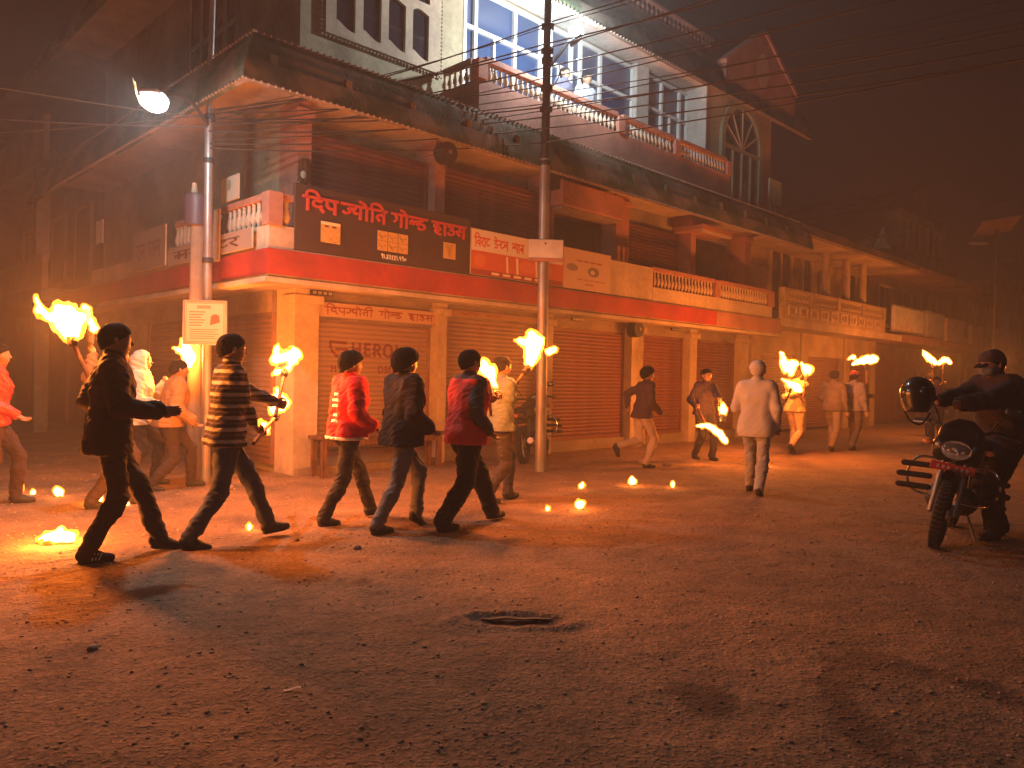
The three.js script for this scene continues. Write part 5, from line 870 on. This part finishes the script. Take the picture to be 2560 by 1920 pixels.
function fireLight(g, at, I, r = 3) { const l = new THREE.PointLight(lin(...FLAME), I * POWER); l.name = 'flame_light'; l.position.set(...at); l.castShadow = true; l.shadow.radius = r; g.add(l); }
function torch(label, foot, head, tongues, I, o = {}) {
  const g = thing('torch', label, 'torch', 'flaming torches of the procession', foot), d = sub(head, foot), r = o.r ?? 0.016;
  part(g, 'stick', rod([0, 0, 0], d, r, r * 1.1, 9), o.mat ?? M.wood);
  part(g, 'burning_rag', solid([cap(mul(d, 1 - 0.1 / len3(d)), mul(d, 1 + 0.03 / len3(d)), 0.035, 0.03, 0.02)], 0.01, { warp: (x, y, z) => 0.012 * perlin.noise(x * 40, y * 40, z * 40) }), M.rag);
  const fl = add(d, o.lift ?? [0, 0.09, 0]); flameMesh(g, tongues, fl, o.scale ?? 1); fireLight(g, add(fl, o.lightAt ?? [0, 0.02, 0]), I);
  return g;
}
const up = (w, h, lx = 0.05) => [[[0, -0.08, 0, 0.045 * w], [0.01, 0.0, 0, 0.075 * w], [0.0 + lx * 0.4, 0.1 * h, 0, 0.05 * w], [lx, 0.2 * h, 0, 0.012]], [[0.03, 0, 0.01, 0.05 * w], [0.07, 0.07 * h, 0, 0.035 * w], [0.09, 0.13 * h, 0, 0.008]]];
torch('largest blazing torch streaming sideways behind the person in the long brown jacket', [-3.02, 0.98, -5.7], [-3.46, 1.66, -5.92], [[[0.04, -0.1, 0, 0.055], [0.02, 0.0, 0, 0.1], [-0.02, 0.07, 0, 0.085], [-0.06, 0.12, 0, 0.03]], [[0.05, 0.02, 0, 0.08], [0.12, 0.04, 0, 0.05], [0.15, 0.07, 0, 0.012]], [[-0.06, 0.03, 0, 0.05], [-0.15, 0.04, 0, 0.03], [-0.2, 0.1, 0, 0.028], [-0.24, 0.19, 0, 0.008]]], 20, { lift: [-0.02, 0.08, 0] });
torch('small slanting torch flame above the hidden brown jacket, upper of the pair', [-4.1, 1.38, -7.42], [-4.12, 1.74, -7.4], [[[0.03, -0.07, 0, 0.03], [0.0, 0.02, 0, 0.04], [-0.04, 0.11, 0, 0.034], [-0.06, 0.16, 0, 0.01]]], 2.5);
torch('small torch flame beside the head of the long brown jacket, lower of the pair', [-3.98, 1.34, -7.5], [-3.96, 1.6, -7.42], [[[0, -0.05, 0, 0.03], [-0.01, 0.02, 0, 0.05], [-0.05, 0.04, 0, 0.02]], [[0.02, 0.02, 0, 0.03], [0.0, 0.09, 0, 0.01]]], 2);
torch('pointed torch flame below the framed notice board on a long dark stick', [-4.36, 1.06, -9.2], [-3.98, 1.44, -9.28], [[[0.05, -0.13, 0, 0.04], [0.03, -0.03, 0, 0.085], [0.0, 0.07, 0, 0.065], [-0.03, 0.17, 0, 0.03]], [[-0.02, 0.02, 0, 0.05], [-0.1, 0.05, 0, 0.022], [-0.15, 0.07, 0, 0.006]]], 8, { lift: [0.0, 0.13, 0] });
torch('upper torch flame with a forked curl in front of the striped shirt', [-2.05, 1.0, -6.6], [-2.2, 1.4, -7.35], [[[-0.1, 0.0, 0, 0.035], [-0.04, 0.02, 0, 0.045], [0.05, 0.03, 0, 0.06], [0.1, 0.06, 0, 0.05], [0.08, 0.11, 0, 0.025]], [[-0.09, 0.02, 0, 0.03], [-0.08, 0.1, 0, 0.022], [-0.07, 0.16, 0, 0.008]], [[0.08, -0.01, 0, 0.04], [0.04, -0.07, 0, 0.03], [-0.08, -0.12, 0, 0.012], [-0.12, -0.14, 0, 0.006]]], 8, { lift: [0, 0.1, 0] });
torch('lower torch flame in a tin bowl in front of the striped shirt', [-2.1, 0.8, -6.2], [-2.26, 0.96, -7.3], [[[-0.03, -0.03, 0, 0.045], [0.0, 0.03, 0, 0.07], [0.02, 0.09, 0, 0.04], [0.0, 0.15, 0, 0.01]], [[0.04, 0.0, 0, 0.05], [0.09, 0.04, 0, 0.04], [0.08, 0.08, 0, 0.012]]], 5, { lift: [0, 0.1, 0] });
torch('small dripping torch flame in the right grip of the person in the striped shirt', [-2.07, 0.9, -6.28], [-2.38, 0.8, -7.3], [[[0.02, -0.04, 0, 0.03], [0.0, 0.02, 0, 0.042], [-0.02, 0.06, 0, 0.02]]], 2, { lift: [0, 0.04, 0] });
torch('torch flame carried in front of the red padded vest', [-0.2, 1.0, -7.42], [-0.24, 1.33, -7.36], [[[0.06, -0.06, 0, 0.03], [0.04, 0.0, 0, 0.062], [-0.02, 0.05, 0, 0.06], [-0.09, 0.09, 0, 0.045], [-0.1, 0.12, 0, 0.02]], [[0.06, -0.05, 0, 0.025], [0.09, -0.11, 0, 0.012], [0.12, -0.15, 0, 0.005]]], 8, { lift: [-0.02, 0.1, 0] });
torch('tall torch flame on a long pale stick slanting up past the dark motorcycle', [-0.12, 1.08, -8.48], [0.2, 1.52, -8.6], [[[0.0, -0.14, 0, 0.06], [0.03, -0.03, 0, 0.085], [0.03, 0.08, 0, 0.11], [0.0, 0.15, 0, 0.06], [-0.02, 0.19, 0, 0.02]], [[-0.04, 0.08, 0, 0.06], [-0.12, 0.09, 0, 0.025], [-0.17, 0.1, 0, 0.006]], [[0.08, 0.08, 0, 0.07], [0.15, 0.12, 0, 0.02]], [[0.2, -0.02, 0, 0.034], [0.26, 0.0, 0, 0.03], [0.29, 0.02, 0, 0.008]]], 15, { lift: [0.0, 0.18, 0], mat: M.palewood });
torch('long low torch flame sweeping in an arc near the white shirted walker', [3.12, 0.98, -12.9], [3.28, 0.52, -12.5], [[[-0.22, 0.09, 0, 0.02], [-0.1, 0.1, 0, 0.04], [0.02, 0.06, 0, 0.05], [0.13, -0.02, 0, 0.045], [0.22, -0.13, 0, 0.05], [0.25, -0.17, 0, 0.03]]], 8, { lift: [0.02, 0.02, 0] });
{
  const g = thing('tin_lantern', 'small tin can lamp with an orange flame held low by the dim person', 'lantern', undefined, [3.45, 0.72, -12.38]);
  part(g, 'can', metric(new THREE.LatheGeometry([[0, 0], [0.05, 0], [0.052, 0.12], [0.045, 0.125], [0.045, 0.02]].map(([a, b]) => new THREE.Vector2(a, b)), 18)), M.tin);
  part(g, 'handle', tube([[-0.05, 0.11, 0], [-0.06, 0.25, -0.1], [0.0, 0.34, -0.2], [0.05, 0.25, -0.1], [0.05, 0.11, 0]], 0.005), M.steel);
  flameMesh(g, [[[0, 0, 0, 0.045], [0, 0.08, 0, 0.05], [0, 0.15, 0, 0.03], [0, 0.18, 0, 0.01]]], [0, 0.12, 0]); fireLight(g, [0, 0.19, 0], 4);
}
torch('broad topmost flame of the torch cluster over the tan trousers', [5.5, 1.0, -14.35], [5.1, 1.52, -14.05], [[[0.06, -0.1, 0, 0.06], [0.03, 0.0, 0, 0.12], [0.1, 0.06, 0, 0.08], [0.18, 0.08, 0, 0.03]], [[-0.02, 0.02, 0, 0.08], [-0.08, 0.14, 0, 0.05], [-0.1, 0.24, 0, 0.02], [-0.14, 0.28, 0, 0.006]]], 14, { lift: [-0.02, 0.13, 0] });
torch('round separate flame right of the broad one over the tan trousers', [5.52, 1.1, -14.4], [5.52, 1.52, -14.25], [[[0, -0.06, 0, 0.04], [0.01, 0.02, 0, 0.09], [-0.05, 0.1, 0, 0.03], [-0.1, 0.15, 0, 0.008]]], 6, { lift: [0, 0.08, 0] });
torch('lowest slanting flame of the cluster at chest height of the tan trousers', [5.16, 1.0, -14.3], [5.02, 1.25, -13.66], [[[0.16, -0.1, 0, 0.04], [0.08, -0.04, 0, 0.09], [-0.02, 0.02, 0, 0.06], [-0.12, 0.08, 0, 0.02], [-0.16, 0.1, 0, 0.006]]], 7, { lift: [0, 0.08, 0] });
torch('wide flat torch flame on an upright pale stick in the haze', [7.42, 0.8, -15.8], [7.42, 1.78, -15.95], [[[-0.3, -0.1, 0, 0.02], [-0.2, -0.05, 0, 0.05], [-0.02, 0.0, 0, 0.09], [0.12, 0.02, 0, 0.085], [0.2, 0.03, 0, 0.05]]], 10, { lift: [0.02, 0.1, 0], mat: M.palewood, r: 0.025 });
torch('tiny torch flame left of the wide flat one in the haze', [7.05, 1.05, -15.95], [7.13, 1.84, -16.0], [[[-0.04, -0.02, 0, 0.03], [0.05, 0.01, 0, 0.04], [0.07, 0.02, 0, 0.02]]], 2, { lift: [0, 0.08, 0] });
torch('left leaning flame of the two joined torches in the far haze', [11.05, 1.3, -20.0], [11.05, 1.94, -20.0], [[[0.14, -0.1, 0, 0.06], [0.02, 0.0, 0, 0.08], [-0.1, 0.1, 0, 0.06], [-0.18, 0.22, 0, 0.01]]], 8, { lift: [-0.08, 0.12, 0] });
torch('right arched flame of the two joined torches in the far haze', [11.35, 1.28, -20.05], [11.35, 1.9, -20.0], [[[-0.14, -0.05, 0, 0.05], [-0.05, 0.04, 0, 0.06], [0.06, 0.04, 0, 0.06], [0.14, -0.03, 0, 0.04]]], 6, { lift: [0.02, 0.1, 0] });
torch('farthest single oval torch flame beside the cream sign panel', [14.1, 1.35, -22.05], [14.1, 1.94, -22.0], [[[0.08, -0.16, 0, 0.06], [0.03, -0.04, 0, 0.13], [-0.04, 0.1, 0, 0.1], [-0.08, 0.2, 0, 0.02]]], 9, { lift: [0, 0.14, 0] });
{
  const x = -3.57, z = -5.98, g = thing('ground_fire', 'pile of fuel blazing flat on the dirt road', 'fire', undefined, [x, gh(x, z), z]);
  part(g, 'fuel', solid([cap([-0.1, 0.005, 0], [0.1, 0.005, 0], 0.035, 0.03, 0.02), cap([-0.04, 0.01, 0.04], [0.06, 0.01, -0.05], 0.03, 0.03, 0.02)], 0.01, { warp: (a, b, c) => 0.015 * perlin.noise(a * 30, b * 30, c * 30) }), M.rag);
  flameMesh(g, [[[-0.12, 0.03, 0, 0.025], [0.0, 0.05, 0, 0.05], [0.1, 0.06, 0, 0.045], [0.12, 0.09, 0, 0.02]], [[-0.06, 0.03, 0.03, 0.035], [0.06, 0.05, 0.03, 0.04]], [[0.02, 0.05, 0, 0.035], [0.04, 0.12, 0, 0.008]], [[-0.03, 0.05, 0, 0.03], [-0.05, 0.11, 0, 0.007]]], [0, 0, 0]); fireLight(g, [0, 0.1, 0], 7);
}
for (const [x, z, k, l] of [[-5.37, -8.3, 1.0, 'leftmost of the burning scraps in the row behind the ground fire'], [-5.17, -8.22, 0.6, 'tiny burning scrap second in the row behind the ground fire'], [-4.81, -8.08, 1.1, 'burning scrap third in the row behind the ground fire'], [-4.24, -7.79, 1.4, 'largest burning scrap of the row, nearest the long brown jacket'], [-3.9, -7.71, 0.5, 'faint burning scrap glimpsed between the legs of the long brown jacket'],
  [-2.25, -6.59, 0.8, 'burning scrap between the feet of the striped shirt walker'], [0.39, -7.9, 0.7, 'small burning scrap ahead of the red padded vest'], [0.75, -8.04, 1.2, 'largest burning scrap on the open road ahead of the red padded vest'], [0.89, -9.47, 0.7, 'small burning scrap farther off behind the largest one on the open road'], [1.59, -9.89, 1.3, 'burning scrap on the road before the running young person'], [2.08, -9.74, 0.8, 'small burning scrap near the feet of the white shirted walker'], [4.18, -12.43, 1.2, 'burning scrap beyond the white shirted walker']]) {
  const g = thing('burning_scrap', l, 'fire', 'burning scraps dripped on the road', [x, gh(x, z), z]);
  part(g, 'scrap', solid([cap([-0.025 * k, 0.004, 0], [0.025 * k, 0.004, 0.01], 0.014 * k, 0.012 * k, 0.01)], 0.006, { pad: 0.02 }), M.rag);
  const t = rr(-0.02, 0.02); flameMesh(g, [[[0, 0.022 * k, 0, 0.024 * k], [0, 0.05 * k, 0, 0.026 * k], [t, 0.085 * k, 0, 0.008 * k]], [[0.015 * k, 0.03 * k, 0, 0.018 * k], [0.03 * k, 0.055 * k, 0, 0.006]]], [0, 0, 0]); fireLight(g, [0, 0.05 * k, 0], 0.3 * k * k, 1.5);
}
// ---------- motorcycles ----------
function wheel(parent, name, z, r) {
  const w = new THREE.Group(); w.name = name; w.position.set(0, r, z); parent.add(w);
  const pr = []; for (let k = 0; k <= 12; k++) { const a = k / 12 * Math.PI * 2; pr.push(new THREE.Vector2(r - 0.052 + 0.05 * Math.cos(a), 0.05 * Math.sin(a))); }
  part(w, 'tyre', metric(new THREE.LatheGeometry(pr, 40).rotateZ(Math.PI / 2)), M.rubber);
  const tread = []; for (let k = 0; k < 44; k++) for (const s of [-1, 1]) { const g = new THREE.BoxGeometry(0.034, 0.008, 0.02); g.rotateY(s * 0.5); g.translate(s * 0.02, r - 0.001, 0); g.rotateX(k / 44 * Math.PI * 2 + (s > 0 ? 0.07 : 0)); tread.push(metric(g)); }
  part(w, 'tread', merged(tread), M.rubber);
  part(w, 'rim', merged([metric(new THREE.TorusGeometry(r - 0.088, 0.014, 8, 36).rotateY(Math.PI / 2)), rod([-0.05, 0, 0], [0.05, 0, 0], 0.04, 0.04, 16)]), M.steel);
  for (let k = 0; k < 6; k++) { const a = k / 6 * Math.PI * 2; part(w, 'spoke', rod([0, 0.03 * Math.cos(a), 0.03 * Math.sin(a)], [0, (r - 0.09) * Math.cos(a), (r - 0.09) * Math.sin(a)], 0.014, 0.01, 6), M.steel); }
  part(w, 'brake_disc', metric(new THREE.CylinderGeometry(0.1, 0.1, 0.006, 24).rotateZ(Math.PI / 2).translate(0.062, 0, 0)), M.chrome);
}
const lensMat = phys([0.9, 0.9, 0.9], { transmission: 0.9, roughness: 0.06, thickness: 0, ior: 1.5 }), plateRed = std([0.42, 0.03, 0.03], { roughness: 0.5 }), amber = phys([0.75, 0.25, 0.03], { roughness: 0.2, clearcoat: 1 });
const silver = std([0.9, 0.92, 0.92], { metalness: 0.7, roughness: 0.22 });
function faceted(g) { const f = g.toNonIndexed(), p = f.attributes.position; for (let i = 0; i < p.count; i += 3) { const k = 0.003 * perlin.noise(i * 1.7, 3.3, 1.1); for (let j = i; j < i + 3; j++) p.setZ(j, p.getZ(j) + k * (j - i)); } f.computeVertexNormals(); return metric(f); }
function motorcycle(label, at, forward, leanTo) {
  const g = thing('motorcycle', label, 'motorcycle', undefined, at, Math.atan2(forward[0], forward[1])); g.rotation.order = 'YXZ'; g.rotation.z = leanTo;
  wheel(g, 'front_wheel', 0.66, 0.3); wheel(g, 'rear_wheel', -0.62, 0.3);
  for (const x of [-0.085, 0.085]) part(g, 'fork', merged([rod([x, 0.3, 0.66], [x, 0.62, 0.53], 0.028, 0.028), rod([x, 0.6, 0.54], [x, 0.95, 0.4], 0.02, 0.02)]), M.steel);
  part(g, 'front_fender', metric(new THREE.TorusGeometry(0.33, 0.07, 8, 20, 2.2).rotateY(Math.PI / 2).scale(0.85, 1, 1).rotateX(-0.45).translate(0, 0.3, 0.66)), M.black);
  // cowl round the headlamp
  part(g, 'cowl', solid([cap([-0.1, 0.86, 0.5], [0.1, 0.86, 0.5], 0.1, 0.1, 0.05), cap([-0.09, 0.98, 0.44], [0.09, 0.98, 0.44], 0.085, 0.085, 0.06), cap([-0.04, 1.05, 0.4], [0.04, 1.05, 0.4], 0.06, 0.06, 0.06), cap([-0.12, 0.79, 0.46], [0.12, 0.79, 0.46], 0.07, 0.07, 0.05)], 0.011), M.black);
  const hl = part(g, 'headlight', metric(new THREE.SphereGeometry(0.1, 24, 14, 0, Math.PI * 2, 0, Math.PI / 2).rotateX(Math.PI / 2).scale(1.2, 0.85, 0.5).rotateX(-0.1).translate(0, 0.85, 0.592)), lensMat);
  part(hl, 'reflector', faceted(new THREE.SphereGeometry(0.094, 11, 6, 0, Math.PI * 2, Math.PI / 2, Math.PI / 2).rotateX(Math.PI / 2).scale(1.22, 0.86, 0.2).rotateX(-0.1).translate(0, 0.85, 0.606)), silver); part(hl, 'bulb', ball(0, 0.85, 0.606, 0.018), M.chrome);
  part(hl, 'facets', merged([-0.05, -0.02, 0.02, 0.055].map((x, i) => ball(x, 0.84 + 0.02 * Math.sin(i * 2.1), 0.606, 0.016))), M.chrome);
  const np = part(g, 'number_plate', rbox(-0.17, 0.17, 0.66, 0.73, 0.6, 0.615, 0.008), plateRed); part(np, 'plate_marks', merged([-0.12, -0.08, -0.04, 0.02, 0.06, 0.1].map((x) => box(x, x + 0.022, 0.68, 0.71, 0.615, 0.619))), std([0.5, 0.3, 0.27]));
  part(g, 'fuel_tank', solid([cap([-0.07, 0.86, 0.16], [0.07, 0.86, 0.16], 0.13, 0.13, 0.06), cap([-0.03, 0.84, -0.1], [0.03, 0.84, -0.1], 0.11, 0.11, 0.08)], 0.013), M.black);
  part(g, 'seat', solid([cap([-0.06, 0.79, -0.2], [0.06, 0.79, -0.2], 0.07, 0.07, 0.05), cap([-0.06, 0.82, -0.6], [0.06, 0.82, -0.6], 0.065, 0.065, 0.05), cap([0, 0.79, -0.2], [0, 0.82, -0.6], 0.1, 0.09, 0.05)], 0.014), M.rubber);
  part(g, 'tail', solid([cap([0, 0.76, -0.5], [0, 0.8, -0.88], 0.09, 0.05, 0.05)], 0.014), M.black); part(g, 'tail_light', rbox(-0.06, 0.06, 0.75, 0.81, -0.95, -0.9, 0.02), plateRed);
  part(g, 'engine', solid([cap([-0.09, 0.36, 0.06], [0.09, 0.36, 0.06], 0.13, 0.13, 0.03), cap([0, 0.45, 0.12], [0, 0.62, 0.2], 0.1, 0.09, 0.03), cap([-0.1, 0.34, -0.12], [0.1, 0.34, -0.12], 0.09, 0.09, 0.03)], 0.015), std([0.08, 0.08, 0.085], { metalness: 0.6, roughness: 0.5 }));
  for (const [p, q, r] of [[[0, 0.92, 0.36], [0, 0.4, 0.26], 0.025], [[0.07, 0.4, -0.2], [0.08, 0.3, -0.62], 0.022], [[-0.07, 0.4, -0.2], [-0.08, 0.3, -0.62], 0.022], [[0.09, 0.3, -0.62], [0.1, 0.72, -0.5], 0.026], [[-0.09, 0.3, -0.62], [-0.1, 0.72, -0.5], 0.026]]) part(g, 'frame_tube', rod(p, q, r), M.dark);
  part(g, 'exhaust', merged([tube([[-0.07, 0.55, 0.26], [-0.12, 0.3, 0.34], [-0.14, 0.22, 0.1], [-0.16, 0.25, -0.3]], 0.022), rod([-0.16, 0.25, -0.3], [-0.18, 0.38, -0.8], 0.045, 0.05, 14)]), M.steel);
  const hb = part(g, 'handlebar', tube([[-0.38, 1.02, 0.2], [-0.24, 1.04, 0.3], [-0.1, 1.0, 0.38], [0.1, 1.0, 0.38], [0.24, 1.04, 0.3], [0.38, 1.02, 0.2]], 0.014, 30), M.dark);
  for (const s of [-1, 1]) {
    part(hb, 'grip', rod([s * 0.27, 1.037, 0.29], [s * 0.4, 1.017, 0.19], 0.02, 0.02, 12), M.rubber); part(hb, 'lever', tube([[s * 0.22, 1.03, 0.34], [s * 0.3, 1.02, 0.34], [s * 0.42, 1.0, 0.26]], 0.008), M.steel);
    const mr = part(g, 'mirror', tube([[s * 0.2, 1.05, 0.32], [s * 0.24, 1.14, 0.33], [s * 0.3, 1.22, 0.3]], 0.007), M.dark); part(mr, 'mirror_head', ball(s * 0.33, 1.24, 0.29, 0.065, 1.1, 0.65, 0.3), M.black);
    const ind = part(g, 'indicator', rod([s * 0.1, 0.86, 0.5], [s * 0.2, 0.87, 0.5], 0.01), M.dark); part(ind, 'indicator_lens', ball(s * 0.23, 0.87, 0.505, 0.035, 1.2, 0.75, 0.8), amber);
    const cg = part(g, 'crash_guard', merged([tube([[s * 0.08, 0.72, 0.3], [s * 0.3, 0.7, 0.34], [s * 0.36, 0.55, 0.34], [s * 0.3, 0.4, 0.3], [s * 0.08, 0.36, 0.2]], 0.012)]), M.chrome);
    for (const [y, a] of [[0.64, 0.42], [0.54, 0.44], [0.44, 0.43]]) part(cg, 'guard_pad', metric(new THREE.CapsuleGeometry(0.026, 0.24, 4, 10).rotateZ(Math.PI / 2 - s * 0.12).translate(s * (a - 0.14), y, 0.36)), M.rubber);
  }
  part(g, 'side_stand', rod([0.1, 0.32, -0.05], [0.24, 0.045, -0.02], 0.013), M.steel);
  return g;
}
const bike = motorcycle('black motorcycle with red number plate and crash bars facing the viewer', [4.02, gh(4.0, -7.0), -7.02], [-0.58, 0.81], 0);
bike.rotation.z = -0.17;
const bike2 = copyOf(bike, 'dim parked motorcycle in front of the plain grey shutter'); { const p = W(4.1, 0, 0.55); bike2.position.set(p[0], gh(p[0], p[2]), p[2]); bike2.rotation.y = TURN + Math.PI / 2 + 0.5; bike2.rotation.z = -0.12; }
{
  const g = thing('helmet', 'glossy black full face helmet held over the motorcycle handlebar', 'helmet', undefined, [3.6, 1.3, -6.74], -0.5);
  part(g, 'shell', solid([cap([0, 0.02, -0.02], [0, 0.01, 0.02], 0.145, 0.14, 0.03), cap([0, -0.08, 0.0], [0, -0.1, 0.06], 0.12, 0.1, 0.05)], 0.01, { cut: (x, y) => -0.15 - y }), M.black);
  part(g, 'visor', metric(new THREE.SphereGeometry(0.156, 24, 12, 0.5, 2.14, 1.15, 0.75).translate(0, 0.01, 0.0)), phys([0.03, 0.03, 0.035], { roughness: 0.06, clearcoat: 1 })); part(g, 'strap', tube([[-0.1, -0.15, 0], [-0.06, -0.22, 0.02], [0.02, -0.26, 0.0], [0.08, -0.2, -0.02], [0.1, -0.15, 0]], 0.008), M.rubber);
}
renderer.render(scene, camera);
